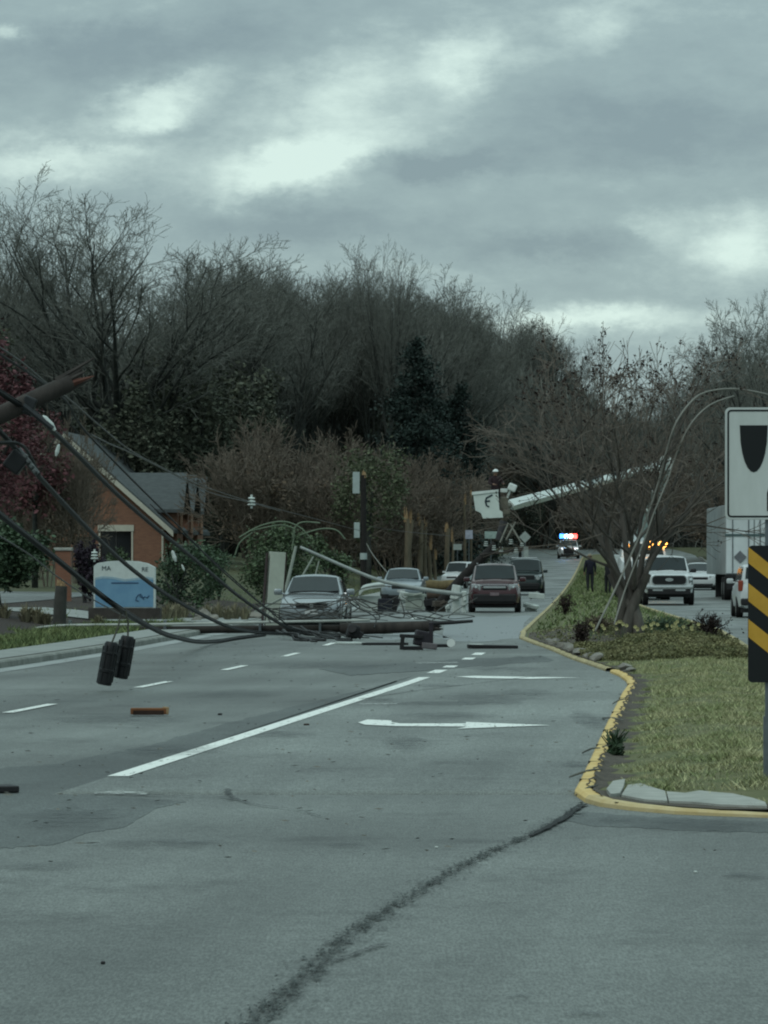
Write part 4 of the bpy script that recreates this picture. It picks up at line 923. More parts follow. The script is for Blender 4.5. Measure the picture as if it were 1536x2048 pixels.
def clip(poly, w, h_):
    def cut(p, f):
        out = []
        for i in range(len(p)):
            a, c = p[i], p[(i+1)%len(p)]; fa, fc = f(a), f(c)
            if fa >= 0: out.append(a)
            if fa*fc < 0: t = fa/(fa-fc); out.append((a[0]+(c[0]-a[0])*t, a[1]+(c[1]-a[1])*t))
        return out
    for f in (lambda q: q[0]+w/2, lambda q: w/2-q[0], lambda q: q[1]+h_/2, lambda q: h_/2-q[1]):
        poly = cut(poly, f)
        if len(poly) < 3: return []
    return poly
for top in (1024, 1093.5, 1165.5, 1237.5):
    zt = (1228-top)*k_; hh_ = 36*k_ if top > 1100 else 32*k_
    st_ = clip([(-mw/2, zt), (mw/2, zt-mw*.80), (mw/2, zt-mw*.80-hh_), (-mw/2, zt-hh_)] , mw-.006, mh-.006)
    if st_: b.prism(st_, 'y', -.004, -.001)
b.build('yellow_stripe', M_oy, om)
ps = thing('sign_post', 'grey galvanised post carrying the median signs', 'post', (Xc_, Ys+.03, zg-.1)); MB().prism([(-.045,0),(-.045,.02),(-.02,.02),(-.02,.05),(.02,.05),(.02,.02),(.045,.02),(.045,0)], 'z', 0, srow(820)-zg+.1).build('channel', M_post, ps)
MB().prism([(-.055,-.01),(.055,-.01),(.055,.056),(-.055,.056)], 'z', .05, .55).build('sleeve', M_post, ps)

# ------------------------------------------------------------------ poles
M_wood = mat('pole_wood', (.024,.021,.019), .9, col2=(.052,.045,.040), scale=6, stretch=(1,1,.2), bump=.4)
M_woodp = mat('weathered_wood', (.17,.175,.16), .85, col2=(.28,.29,.26), scale=5, bump=.3)
M_fresh = mat('splintered_wood', (.20,.13,.065), .85, col2=(.33,.23,.13), scale=8, island=.2)
M_tip = mat('split_red_wood', (.075,.030,.022), .85, col2=(.12,.055,.04), scale=8)
def splinter(b, c, d, r, L, n, seed):
    rnd = random.Random(seed); d = Vector(d).normalized(); u_ = d.orthogonal().normalized(); w2_ = d.cross(u_)
    for k in range(n):
        a = 2*pi*k/n; p = Vector(c)+(u_*cos(a)+w2_*sin(a))*r*.7; q = p+d*L*rnd.uniform(.35,1)+(u_*cos(a)+w2_*sin(a))*r*rnd.uniform(-.4,.3); b.tube([p-d*.1,p.lerp(q,.6),q],[r*.38,r*.28,.006],5)
# the snapped leaning pole at the upper left
A = Vector(P(140,765,51)); B = Vector(P(-10,835,50.6)); d_ = (A-B).normalized(); base = A-d_*((A.z+.3)/d_.z)
bp_ = thing('broken_utility_pole', 'thick broken utility pole leaning in at upper left with splintered end', 'utility pole', tuple(base))
def loc_(p): return tuple(Vector(p)-base)
b = MB(); b.tube([loc_(base), loc_(base+(A-base)*.5), loc_(A)], [.15,.125,.105], 14); b.build('shaft', M_wood, bp_, smooth=40)
b = MB(); splinter(b, loc_(A), d_, .095, .26, 7, 5); b.tube([loc_(A-d_*.2+Vector((0,0,.1))), loc_(A+d_*.32+Vector((.02,0,.17)))],[.04,.012],5); b.build('splintered_end', M_wood, bp_)
b = MB(); b.tube([loc_(A+Vector((0,-.05,-.02))), loc_(Vector(P(188,752,51)))],[.05,.006],5); b.build('red_splinter', M_tip, bp_)
hd = Vector(P(58,812,50.8)); b = MB().box(loc_(hd), (.16,.3,.22), (0,.4,0), .02); b.tube([loc_(hd+Vector((-.05,-.2,0))), loc_(hd+Vector((.3,-.22,-.28)))], .035, 7); b.build('cable_clamp', mat('dark_steel', (.03,.033,.035), .5, .2, metal=.5), bp_)
# the pole standing beyond the sidewalk
Y = 220; X = PX(727, Y); z0 = h(X,Y); up_ = thing('utility_pole', 'dark standing utility pole with pale boxes and broken orange top', 'utility pole', (X,Y,z0)); Hh = EYE+(HOR-950)/FOC*Y-z0
MB().tube([(0,0,-.3),(0,0,Hh*.5),(0,0,Hh)],[.17,.155,.14],12).build('shaft', mat('dark_pole', (.018,.016,.015), .9, .3), up_, smooth=40)
b = MB(); splinter(b, (0.03,0,Hh-.05), (0,0,1), .13, .35, 6, 9); b.build('broken_top', M_fresh, up_)
def zrow(py): return EYE+(HOR-py)/FOC*Y-z0
M_pbox = mat('pale_box', (.33,.39,.38), .6, .1)
MB().box((-.38,-.06,(zrow(944)+zrow(987))/2),(.36,.05,zrow(944)-zrow(987)),bev=.01).build('panel', M_pbox, up_); MB().box((-.22,.02,zrow(960)),(.2,.04,.05)).build('bracket', M_post, up_)
MB().box((-.34,-.06,(zrow(1045)+zrow(1076))/2),(.30,.16,zrow(1045)-zrow(1076)),bev=.02).build('meter_box', M_pbox, up_); MB().box((-.18,.02,zrow(1060)),(.12,.04,.05)).build('bracket', M_post, up_)
MB().tube([(0,0,zrow(1119)),(0,0,zrow(1106))],.185,12).build('band', M_pbox, up_)
# long fallen pole across the street
Yp = 100.5; fp_ = thing('fallen_utility_pole', 'long fallen utility pole lying across the lanes and verge', 'utility pole', (PX(60,Yp),Yp,.2)); o0 = Vector(fp_.location)
def lp(px, py, yy_=Yp): return tuple(Vector(P(px,py,yy_))-o0)
b = MB(); b.tube(smooth_path([lp(165,1262), lp(300,1260), lp(420,1259), lp(560,1258), lp(690,1257)],4),[.09]*17,12); b.build('shaft', mat('old_pole', (.024,.021,.018), .9, .35, 5), fp_, smooth=True)
b = MB(); b.tube([lp(680,1258), lp(760,1256), lp(868,1252)],[.145,.14,.13],12); splinter(b, lp(866,1251), (1,0,.04), .13, .3, 6, 12); b.build('broken_butt', M_wood, fp_, smooth=40)
b = MB(); b.tube(smooth_path([lp(36,1270,99.9), lp(60,1260,99.9), lp(95,1253.5,99.9), lp(150,1250.5,99.9), lp(300,1249,99.9), lp(450,1246,99.9), lp(600,1243,99.9), lp(740,1240.5,99.9)],4),.032,8); b.build('pale_tube', mat('pale_tube_grey', (.34,.36,.33), .5, .2, 2), fp_, smooth=True)  # pale tube laid along the top of the fallen pole
for x_ in (140,330,520,640): MB().box(lp(x_,1255,Yp-.2),(.05,.5,.34)).build('strap', M_post, fp_)
tag(MB().tube([P(858,1247,99.6),P(905,1245,99.6),P(946,1242,99.6)],[.05,.045,.035],8).build('steel_bar', mat('black_iron', (.012,.012,.013), .6)), 'thin dark bar sticking out past the fallen pole', 'bar')
# pole stump on the left bed
Y = 103; X = PX(118,Y); z0 = h(X,Y); stp = thing('pole_stump', 'grey snapped pole stump standing in the mulch bed', 'pole stump', (X,Y,z0)); hs = EYE+(HOR-1172)/FOC*Y-z0
MB().tube([(0,0,-.2),(0.03,0,hs*.6),(.06,0,hs)],[.17,.155,.14],12).build('shaft', mat('stump_wood', (.045,.045,.04), .9, .3, 5), stp, smooth=40)
b = MB(); splinter(b, (.06,0,hs-.04), (0,0,1), .12, .22, 8, 15); b.build('splinters', M_fresh, stp)
# pale curved mast arm and leaning posts by the silver car
tag(MB().tube(smooth_path([P(600,1094,103),P(650,1116,103),P(700,1138,103),P(760,1161,103),P(810,1172,103),P(860,1181,103),P(925,1189,103)],4),[.036+.022*i/24 for i in range(25)],10).build('lamp_mast', mat('mast_aluminium', (.28,.305,.29), .45, .15, 3, metal=.2), smooth=True), 'pale curved lamp mast lying bent over the wreckage', 'lamp mast')
M_gp = mat('pale_post', (.27,.30,.26), .8, .2, 3)
def post_px(label, a, c, r, Ya, Yb, m=None, name='leaning_post', cat='post'):
    o = MB().tube([P(*a,Ya), P(*c,Yb)], [r*.8, r], 8).build(name, m or M_gp, smooth=40); return tag(o, label, cat)
post_px('pale post standing by the right edge of the white panel', (592,1092), (568,1196), .05, 116, 116)
post_px('thin grey stake leaning behind the silver car roof', (627,1113), (603,1155), .028, 117, 117)
post_px('thin grey stake upright behind the silver car roof', (638,1122), (627,1165), .022, 118, 118)
post_px('pale pole leaning to the front of the silver car', (597,1180), (512,1222), .035, 110, 107)
Y = 114; X = PX(547,Y); wp = thing('utility_cabinet', 'tall white panel box leaning by the driveway', 'cabinet', (X,Y,h(X,Y)-.1), .25); b = MB()
hp = EYE+(HOR-1104)/FOC*Y-h(X,Y)
b.box((.04,0,hp/2+.1),(.42,.22,hp), (0,RD(4),0), .01); b.build('body', mat('panel_white', (.36,.39,.33), .6, .15, 2), wp); b = MB().box((.27,.02,hp/2+.1),(.03,.26,hp*.98),(0,RD(4),0)); b.build('dark_edge', mat('panel_edge', (.03,.015,.015), .8), wp); MB().box((-.24,.02,hp/2+.1),(.02,.22,hp*.98),(0,RD(4),0)).build('dark_edge', mat('panel_edge', (.03,.015,.015), .8), wp)
# snapped trunks beyond the grey car
M_snap = mat('snapped_trunk', (.085,.072,.050), .9, col2=(.17,.145,.10), scale=4, stretch=(1,1,.2))
for i,(px,tp,bt,w_) in enumerate([(812,1024,1132,.16),(821,1026,1130,.12),(838,1032,1132,.15),(851,1040,1132,.11),(861,1080,1132,.12),(893,1044,1115,.16),(904,1064,1118,.08),(871,1100,1132,.10),(846,1078,1130,.08),(930,990,1090,.09),(942,975,1090,.07)]):
    Y = 252+i*1.5; X = PX(px,Y); z0 = h(X,Y); t = thing('snapped_tree', 'tan snapped tree trunk standing beyond the grey car', 'tree', (X,Y,z0-.1), 0, 'snapped trunks beyond the grey car'); hs = EYE+(HOR-tp)/FOC*Y-z0; rnd = random.Random(i)
    MB().tube([(0,0,0),(rnd.uniform(-.1,.1),0,hs*.5),(rnd.uniform(-.15,.15),0,hs-.3)],[w_*1.15,w_,w_*.85],9).build('trunk', M_snap, t, smooth=40)
    b = MB(); splinter(b, (0,0,hs-.4), (0,0,1), w_*.8, .9, 6, 40+i); b.build('splinters', M_fresh, t)
# dark broken pole and crossarm leaning beside the maroon car
Ya = 158; A = Vector(P(992,1088,Ya)); B = Vector(P(872,1206,Ya)); B.z = zr(Ya)+.05
lpz = thing('leaning_broken_pole', 'dark broken pole with crossarm leaning left of the maroon car', 'utility pole', tuple(B))
def l2(px, py, yy_=Ya): return tuple(Vector(P(px,py,yy_))-B)
MB().tube([(0,0,0), l2(930,1150), l2(992,1088)],[.20,.18,.15],10).build('shaft', mat('dark_pole', (.018,.016,.015), .9), lpz, smooth=40)
MB().tube([l2(960,1110,157.5), l2(1045,1098,157.5)],.07,6).build('crossarm', M_wood, lpz)
b = MB(); b.tube([l2(998,1080), l2(1008,1042)],.15,8); b.build('upper_piece', mat('grey_pole', (.045,.045,.048), .9), lpz)
for a,c in (((1000,1085),(1017,1046)),((1012,1080),(1031,1044)),((1020,1048),(1044,1088))): MB().tube([l2(*a,157.6), l2(*c,157.6)],.035,6).build('brace', mat('pale_brace', (.20,.20,.17), .7), lpz)
for q in ((988,1100),(1002,1103),(1022,1088),(1032,1104),(1044,1095),(972,1092)): 
    b = MB(); c = l2(*q,157.3)
    for k in range(3): b.tube([(c[0],c[1],c[2]+.07*k),(c[0],c[1],c[2]+.07*k+.03)],.085-.01*k,10)
    b.build('insulator', mat('porcelain', (.50,.55,.52), .3, .05), lpz)
# road signs and debris behind
def small_sign(label, px, py, w, hh_, Y, diamond=False, col=None):
    X = PX(px,Y); z0 = h(X,Y); zc = EYE+(HOR-py)/FOC*Y; t = thing('road_sign', label, 'sign', (X,Y,z0), 0)
    p_ = [(0,hh_/2),(w/2,0),(0,-hh_/2),(-w/2,0)] if diamond else [(-w/2,-hh_/2),(w/2,-hh_/2),(w/2,hh_/2),(-w/2,hh_/2)]
    MB().prism([(x,z+zc-z0) for x,z in p_], 'y', -.05, -.045).build('plate', col or mat('sign_back', (.28,.32,.30), .5, .1), t); MB().tube([(0,0,-.1),(0,0,zc-z0+hh_*.3)],.03,6).build('post', M_post, t)
small_sign('grey diamond road sign right of the bucket', 1050, 1074, .66, .66, 235, True)
small_sign('pale rectangular sign left of the broken crossarm', 938, 1069, .42, .50, 245, col=mat('lilac_sign', (.30,.32,.38), .5))
small_sign('greenish wide sign behind the broken crossarm', 982, 1070, .75, .42, 248, col=mat('green_white_sign', (.26,.34,.31), .5))
small_sign('small pale sign low beside the snapped trunks', 915, 1094, .5, .35, 255)
small_sign('pale small sign above the dark green car', 1052, 1104, .25, .6, 225)
lw = thing('fallen_log', 'yellowish fallen tree trunk lying behind the grey car', 'tree trunk', P(880,1150,190)); MB().tube([(-.75,0,.25),(0,0,.2),(.8,0,.3)],[.26,.24,.2],10).build('upper_log', mat('log_tan', (.13,.10,.05), .9, .35, 4), lw, smooth=40); MB().tube([(-.6,-.3,-.2),(.7,-.3,-.12)],[.22,.2],10).build('lower_log', mat('log_brown', (.07,.05,.038), .9, .3, 4), lw, smooth=40)
lw.location.z = zr(190)+.40
# ------------------------------------------------------------------ vehicles (front faces -y)
M_tyre = mat('tyre', (.012,.012,.012), .85, .2); M_rim = mat('rim', (.16,.165,.17), .35, .1, metal=.7)
M_wglass = mat('car_glass', (.012,.018,.019), .08, .3, .8, spec=.22, coat=.0)
M_lamp = mat('lamp_lens', (.24,.26,.26), .12, .6, 14, spec=.8); M_grille = mat('grille_black', (.010,.010,.011), .5, .2); M_chrome = mat('chrome', (.42,.44,.44), .22, .1, metal=.8)
M_plate = mat('number_plate', (.45,.47,.46), .5, .1); M_trim = mat('dark_trim', (.014,.014,.015), .6, .2); M_tail = mat('tail_lamp', (.22,.04,.02), .3, .2)
M_seat = mat('car_seat', (.10,.11,.11), .8)
def mirror_pts(half): return half+[(-x, z) for x, z in half[::-1] if abs(x) > 1e-6]
def body_sec(y, hw, z0, z1):
    hh_ = z1-z0
    half = [(0,z0),(.80*hw,z0),(.95*hw,z0+.10*hh_),(hw,z0+.45*hh_),(.985*hw,z0+.72*hh_),(.93*hw,z1-.05*hh_),(.80*hw,z1),(.45*hw,z1+.018),(0,z1+.024)]
    return [(x,y,z) for x,z in mirror_pts(half)]
def cab_sec(y, wb, wt_, zb, zt):
    half = [(0,zb),(wb,zb),(wb+(wt_-wb)*.5,zb+(zt-zb)*.5),(wt_,zt-.10*min(1,(zt-zb))),(wt_*.86,zt-.015),(wt_*.45,zt+.02),(0,zt+.03)]
    return [(x,y,z) for x,z in mirror_pts(half)]
def quad_off(b, pts, off_):
    p = [Vector(q) for q in pts]; n = (p[1]-p[0]).cross(p[2]-p[0]).normalized()
    q = [v+n*off_ for v in p]; r = [v-n*.03 for v in p]; b.add([tuple(v) for v in q+r], [(0,1,2,3),(7,6,5,4),(0,4,5,1),(1,5,6,2),(2,6,7,3),(3,7,4,0)])
def car(name, label, cat, loc, rz, S, paint, roofp=None, group=None):
    t = thing(name, label, cat, loc, rz, group); L, W, Hh = S['L'], S['W'], S['H']; hw = W/2; f = -L/2; hz, nz_, cl = S['hood'], S['nose'], S['clear']; belt = S.get('belt', hz+.02)
    cow = f+S['cowl']; b = MB()
    secs = [body_sec(f,.70*hw,cl+.16,nz_-.14), body_sec(f+.05,.88*hw,cl+.05,nz_-.04), body_sec(f+.22,.955*hw,cl,nz_+.01), body_sec(f+.65,.99*hw,cl,nz_+(hz-nz_)*.55), body_sec(cow,hw,cl,hz), body_sec(cow+.8,hw,cl,belt), body_sec(-f-1.0,hw,cl,belt), body_sec(-f-.35,.98*hw,cl,S.get('tail',belt-.02)), body_sec(-f-.06,.9*hw,cl+.05,S.get('tail',belt-.02)-.06), body_sec(-f,.78*hw,cl+.15,S.get('tail',belt-.02)-.2)]
    b.loft(secs); bd = b.build('body', paint, t, smooth=35); MB().box((0,.0,cl-.02),(W*.86,L*.9,.16)).build('underbody_shade', M_trim, t)  # dark box below also paints in the shade beneath the car
    MB().box((0,f+.06,cl+.10),(W*.74,.10,.13),None,.03).build('air_dam', M_trim, t)
    MB().box((0,f+S['cowl']*.55,S['hood']-.012),(.02,.02,.01)).build('hood_latch', M_trim, bd)
    y1, y2, y3, y4 = cow-.08, cow+S['rake'], -f-S['rear'], -f-S['rear']+S['rrake']; wb, wt_ = hw*S.get('wb',.93), hw*S.get('wt',.74); zb, zt = hz-.06, Hh
    c = MB().loft([cab_sec(y1,wb,wb*.93,zb,zb+.09), cab_sec(y2,wb,wt_,zb,zt-.03), cab_sec(y2+.35,wb,wt_,zb,zt), cab_sec(y3-.25,wb,wt_,zb,zt-.01), cab_sec(y3,wb,wt_,zb,zt-.05), cab_sec(y4,wb,wb*.9,zb,S.get('tail',belt)+.03)]).build('cabin', roofp or paint, t, smooth=30)
    def sl_(fr, side): y = y1+(y2-y1)*fr; w = (wb*.93+(wt_-wb*.93)*fr)*.93; z = zb+.09+(zt-.03-zb-.09)*fr; return (side*w*(.97), y, z-.0)
    g = MB(); vs = []; nx_ = 9; ny_ = 5; slope = Vector((0,-(zt-.03-zb-.09),(y2-y1))).normalized()*.018
    for j in range(ny_):
        fr = .07+.84*j/(ny_-1); ex = sl_(fr,1)
        for i in range(nx_):
            q = -1+2*i/(nx_-1); vs.append((ex[0]*q*1.02, ex[1]+slope.y, ex[2]+slope.z+.036*(1-q*q)*.9))
    g.add(vs, [(j*nx_+i, j*nx_+i+1, (j+1)*nx_+i+1, (j+1)*nx_+i) for j in range(ny_-1) for i in range(nx_-1)]); ws_ = g.build('windshield', M_wglass, t, smooth=True)
    g = MB()
    for fr_ in (-.45,.25):
        p0 = Vector((fr_*hw, y1+.10*(y2-y1)-.035, zb+.10+.07*(zt-zb))); p1 = p0+Vector((.5*hw,.02,.03)); g.tube([p0,p1],.012,4)
    g.build('wipers', M_trim, ws_)
    g = MB()
    def sr(fr, side): y = y3+(y4-y3)*fr; w = (wt_+(wb*.9-wt_)*fr)*.88; z = zt-.05+(S.get('tail',belt)+.03-zt+.05)*fr; return (side*w, y, z)
    quad_off(g, [sr(.12,1), sr(.12,-1), sr(.85,-1), sr(.85,1)], -.022) if False else quad_off(g, [sr(.85,1), sr(.85,-1), sr(.12,-1), sr(.12,1)], .022); g.build('rear_window', M_wglass, t)
    for sd_ in (-1,1):
        g = MB(); zl, zh = zb+.12, zt-.14
        def ws(z): return wb+(wt_-wb)*((z-zb)/(zt-zb))
        ya, yb, yc_, yd = y1+(y2-y1)*.30, y2+.05, y3-.05, y4-(y4-y3)*.35
        p = [(sd_*(ws(zl)+.012),ya,zl),(sd_*(ws(zl)+.012),yd,zl),(sd_*(ws(zh)+.012),yc_,zh),(sd_*(ws(zh)+.012),yb,zh)]
        p2 = [(x-sd_*.03,y,z) for x,y,z in p]; g.add(p+p2, [(0,1,2,3),(7,6,5,4),(0,4,5,1),(1,5,6,2),(2,6,7,3),(3,7,4,0)]); g.build('side_window', M_wglass, t)
        m_ = MB(); m_.box((sd_*(wb+.14), y1+.32, zb+.14), (.22,.13,.16), None, .04); m_.tube([(sd_*(wb-.02),y1+.36,zb+.09),(sd_*(wb+.10),y1+.34,zb+.10)],.03,6); m_.build('mirror', S.get('mirror', paint), t, smooth=40)
        for yw in (f+S['fo'], -f-S['ro']):
            r = S['wr']; w_ = MB(); x0, x1 = sd_*(hw-.21), sd_*(hw+.012)
            w_.tube([(x0,yw,r),(x0+sd_*.02,yw,r),(x1-sd_*.03,yw,r),(x1,yw,r)],[r*.9,r,r,r*.93],20); wh = w_.build('wheel', M_tyre, t, smooth=40)
            MB().tube([(x1-sd_*.02,yw,r),(x1+sd_*.006,yw,r)],[r*.64,r*.6],16).build('rim', M_rim, wh)
    return t
def front_box(b, cx_, cz_, w, hh_, y, d=.10, sk=0.0, bev=.02, L=None):
    b.box((cx_, y+d/2, cz_), (w, d, hh_), (0,0,sk), bev)
def lights(t, S, z, w, hh_, xo, yb, sk=.35, m=None):
    for sd_ in (-1,1):
        b = MB(); front_box(b, sd_*xo, z, w, hh_, yb, .16, -sd_*-sk, .035); hl = b.build('headlight', m or M_lamp, t, smooth=40)
        MB().ball((sd_*(xo+.02), yb+.02, z), hh_*.26, 10, 6).build('bulb', M_chrome, hl)
SED = dict(L=4.7, W=1.78, H=1.44, hood=.93, nose=.76, clear=.20, cowl=1.22, rake=.78, rear=1.15, rrake=.65, fo=.92, ro=1.0, wr=.32, tail=.98, wt=.70)
SUV = dict(L=4.5, W=1.80, H=1.68, hood=1.06, nose=.93, clear=.26, cowl=1.15, rake=.62, rear=.30, rrake=.22, fo=.88, ro=.85, wr=.34, tail=1.12, belt=1.10, wt=.77)
# -- silver sedan nearest the pole
Y = 106.5; X = PX(629,Y); M_sil = mat('paint_silver', (.26,.285,.295), .26, .06, 1, spec=.5, metal=.7, coat=.5)
t = car('sedan_car', 'silver grey sedan facing us behind the fallen pole', 'car', (X,Y+2.2,zr(Y)), -.035, SED, M_sil); t.scale = (.95,.95,.97); f = -SED['L']/2
b = MB(); front_box(b, 0, .66, .84, .15, f-.005, .12); gr = b.build('grille', M_grille, t); MB().box((0,f-.015,.735),(.9,.03,.035),None,.01).build('chrome_bar', M_chrome, gr); MB().tube([(0,f-.03,.66),(0,f+.02,.66)],.055,14).build('emblem', M_chrome, gr)
lights(t, SED, .67, .34, .14, .60, f+.055, .42)
b = MB(); front_box(b, 0, .36, 1.0, .14, f+.02, .1); b.build('lower_intake', M_grille, t); b = MB(); front_box(b, 0, .50, .34, .12, f-.01, .03, bev=.004); b.build('number_plate', M_plate, t)
for sd_ in (-1,1): b = MB(); front_box(b, sd_*.66, .37, .16, .10, f+.10, .1); b.build('fog_lamp', M_lamp, t)
# -- grey sedan behind
Y = 176; X = PX(808,Y); M_gry = mat('paint_grey_blue', (.22,.26,.28), .28, .06, 1, metal=.5, coat=.5)
t = car('sedan_car', 'grey blue sedan further back in the outer lane', 'car', (X,Y+2.2,zr(Y)), -.05, SED, M_gry)
b = MB(); front_box(b, 0, .66, .8, .15, f-.005, .12); b.build('grille', M_grille, t); lights(t, SED, .67, .34, .15, .60, f+.055, .42); b = MB(); front_box(b, 0, .38, 1.0, .16, f+.02, .1); b.build('lower_intake', M_grille, t); b = MB(); front_box(b, 0, .51, .32, .11, f-.01, .03, bev=.004); b.build('number_plate', M_plate, t)
# -- maroon suv
Y = 147; X = PX(993,Y); M_mar = mat('paint_maroon', (.045,.010,.013), .26, .1, 1, coat=.6)
t = car('suv_car', 'maroon SUV facing us beside the median kerb', 'car', (X,Y+2.2,zr(Y)), -.03, SUV, M_mar, mat('maroon_roof_sheen', (.16,.13,.13), .35, coat=.6)); f = -SUV['L']/2  # roof colour greyed as a painted sky reflection
b = MB(); front_box(b, 0, .86, .86, .17, f-.012, .12); gr = b.build('grille', M_grille, t); MB().box((0,f-.022,.87),(.78,.03,.07),None,.015).build('chrome_bar', M_chrome, gr)
lights(t, SUV, .86, .36, .22, .62, f+.05, .45); b = MB(); front_box(b, 0, .50, 1.5, .30, f-.035, .14, bev=.05); b.build('dark_bumper', M_trim, t); b = MB(); front_box(b, 0, .64, .32, .11, f-.05, .03, bev=.004); b.build('number_plate', mat('plate_dark', (.16,.12,.13), .5), t)
for sd_ in (-1,1): MB().tube([(sd_*.62,-.6,1.70),(sd_*.62,1.7,1.70)],.025,6).build('roof_rail', M_chrome, t)
# -- dark green suv
Y = 205; X = PX(1053,Y); M_dkg = mat('paint_dark_green', (.012,.022,.021), .28, .1, 1, coat=.6)
S2 = dict(SUV, L=4.6, W=1.86, H=1.76, hood=1.08, wt=.78)
t = car('suv_car', 'dark green SUV behind the maroon SUV', 'car', (X,Y+2.2,zr(Y)), -.05, S2, M_dkg, M_dkg); f = -S2['L']/2
b = MB(); front_box(b, 0, .86, 1.0, .22, f-.012, .12); b.build('grille', M_grille, t)
for sd_ in (-1,1):
    MB().tube([(sd_*.66,f-.02,.84),(sd_*.66,f+.15,.84)],.10,14).build('headlight', M_lamp, t)
b = MB(); front_box(b, 0, .50, 1.5, .2, f-.035, .14, bev=.04); b.build('bumper', M_trim, t); MB().box((0,-1.2,1.80),(1.25,.06,.05),None,.02).build('roof_rack', M_chrome, t)
# -- white pickup
PK = dict(L=5.8, W=2.02, H=1.96, hood=1.30, nose=1.20, clear=.42, cowl=1.35, rake=.58, rear=2.0, rrake=.16, fo=.95, ro=1.3, wr=.42, tail=1.30, belt=1.30, wt=.74, wb=.90)
M_whp = mat('paint_white', (.50,.53,.53), .35, .05, 1, coat=.4)
Y = 169; X = PX(1341,Y); t = car('pickup_truck', 'white pickup truck with wide black oval grille facing us', 'pickup', (X,Y+2.8,zr(Y)), -.02, dict(PK, mirror=M_trim), M_whp); f = -PK['L']/2
ov = rrect(1.34,.34,.15,8); MB().prism([(x,z+1.00) for x,z in ov], 'y', f-.03, f+.12).build('grille', M_grille, t)
gr = t.children[-1]; MB().prism([(.16*cos(a),.07*sin(a)+1.02) for a in [2*pi*k/20 for k in range(20)]], 'y', f-.05, f-.032).build('emblem', M_chrome, gr)
fr_ = MB(); n = len(ov); o2 = [(x*1.05,z*1.17) for x,z in ov]; fr_.add([(x,f-.034,z+1.0) for x,z in ov]+[(x,f-.034,z+1.0) for x,z in o2]+[(x,f+.03,z+1.0) for x,z in o2], [(i,(i+1)%n,n+(i+1)%n,n+i) for i in range(n)]+[(n+i,n+(i+1)%n,2*n+(i+1)%n,2*n+i) for i in range(n)]); fr_.build('grille_surround', M_chrome, gr)
lights(t, PK, 1.00, .22, .34, .83, f+.04, .3); b = MB(); front_box(b, 0, .72, 1.90, .16, f-.06, .18, bev=.05); b.build('chrome_bumper', M_chrome, t); b = MB(); front_box(b, 0, .53, 1.7, .22, f-.02, .15, bev=.04); b.build('lower_bumper', M_trim, t)
for sd_ in (-1,1): b = MB(); front_box(b, sd_*.45, .60, .40, .07, f-.04, .05, bev=.01); b.build('tow_slot', M_chrome, t)
# -- white car further back right of the pickup
Y = 226; X = PX(1405,Y); t = car('sedan_car', 'white car partly hidden between pickup and trailer', 'car', (X,Y+2.2,zr(Y)), -.05, SED, M_whp); f = -SED['L']/2
b = MB(); front_box(b, 0, .62, .8, .14, f-.005, .12); b.build('grille', M_grille, t); lights(t, SED, .67, .34, .15, .60, f+.055, .42)
# -- white suv at the right edge, seen from behind (rear faces us)
Y = 133; X = 11.1+.93; t = car('suv_car', 'white SUV seen from behind, half hidden by the striped marker', 'car', (X,Y+2.2,zr(Y)), pi-.03, SUV, M_whp)
for sd_ in (-1,1): b = MB(); b.box((sd_*.80,2.16,1.0),(.16,.12,.34),None,.03); b.build('tail_lamp', M_tail, t)
b = MB().box((0,2.22,.50),(1.6,.14,.22),None,.05); b.build('bumper', M_trim, t); MB().box((0,2.27,.85),(.34,.02,.12)).build('number_plate', M_plate, t)
# -- small white van behind leaning pole
VAN = dict(L=4.8, W=1.9, H=2.0, hood=1.15, nose=1.0, clear=.3, cowl=.95, rake=.55, rear=.15, rrake=.1, fo=.85, ro=.9, wr=.34, tail=1.2, belt=1.18, wt=.82)
Y = 232; X = PX(925,Y); t = car('van_car', 'small white van behind the dark leaning pole', 'van', (X,Y+2.2,zr(Y)+.02), -.35, VAN, M_whp); f = -VAN['L']/2
t.scale = (.72,.72,.72); b = MB(); front_box(b, 0, .82, .8, .14, f-.005, .12); b.build('grille', M_grille, t); lights(t, VAN, .84, .3, .18, .64, f+.055, .4)
# -- police car with lit lights
Y = 388; X = PX(1139,Y); t = car('police_car', 'white police SUV with flashing blue and red lights', 'police car', (X,Y+2.2,zr(Y)+.02), -.03, dict(SUV, L=4.9, W=1.96, H=1.72), M_whp, M_whp); f = -2.45
b = MB(); front_box(b, 0, .80, 1.0, .30, f-.02, .12); b.build('grille', M_grille, t); lights(t, SUV, .88, .34, .2, .66, f+.05, .4, mat('police_headlamp', (.6,.6,.6), .3, emit=(.9,.95,1,1.6)))
b = MB(); b.box((0,f-.05,.62),(.9,.08,.36),None,.03); b.build('push_bar', M_trim, t)
lbar = MB().box((0,-.2,1.80),(1.3,.3,.10),None,.02).build('light_bar', M_trim, t)
M_bl = mat('blue_beacon', (.02,.08,.5), .3, emit=(.04,.22,1.0,9)); M_rd = mat('red_beacon', (.5,.03,.03), .3, emit=(1.0,.06,.05,9)); M_cy = mat('cyan_beacon', (.3,.6,.7), .3, emit=(.45,.85,1.0,7)); M_pk = mat('pink_beacon', (.7,.4,.35), .3, emit=(1.0,.55,.45,6))
for x0, x1, m_ in ((-.80,-.42,M_bl),(-.40,-.04,M_cy),(.04,.40,M_pk),(.42,.80,M_rd)): MB().box(((x0+x1)/2,-.2,2.06),(x1-x0,.3,.44),None,.1).build('beacon', m_, lbar)  # beacons built oversize so their shape includes the bloom
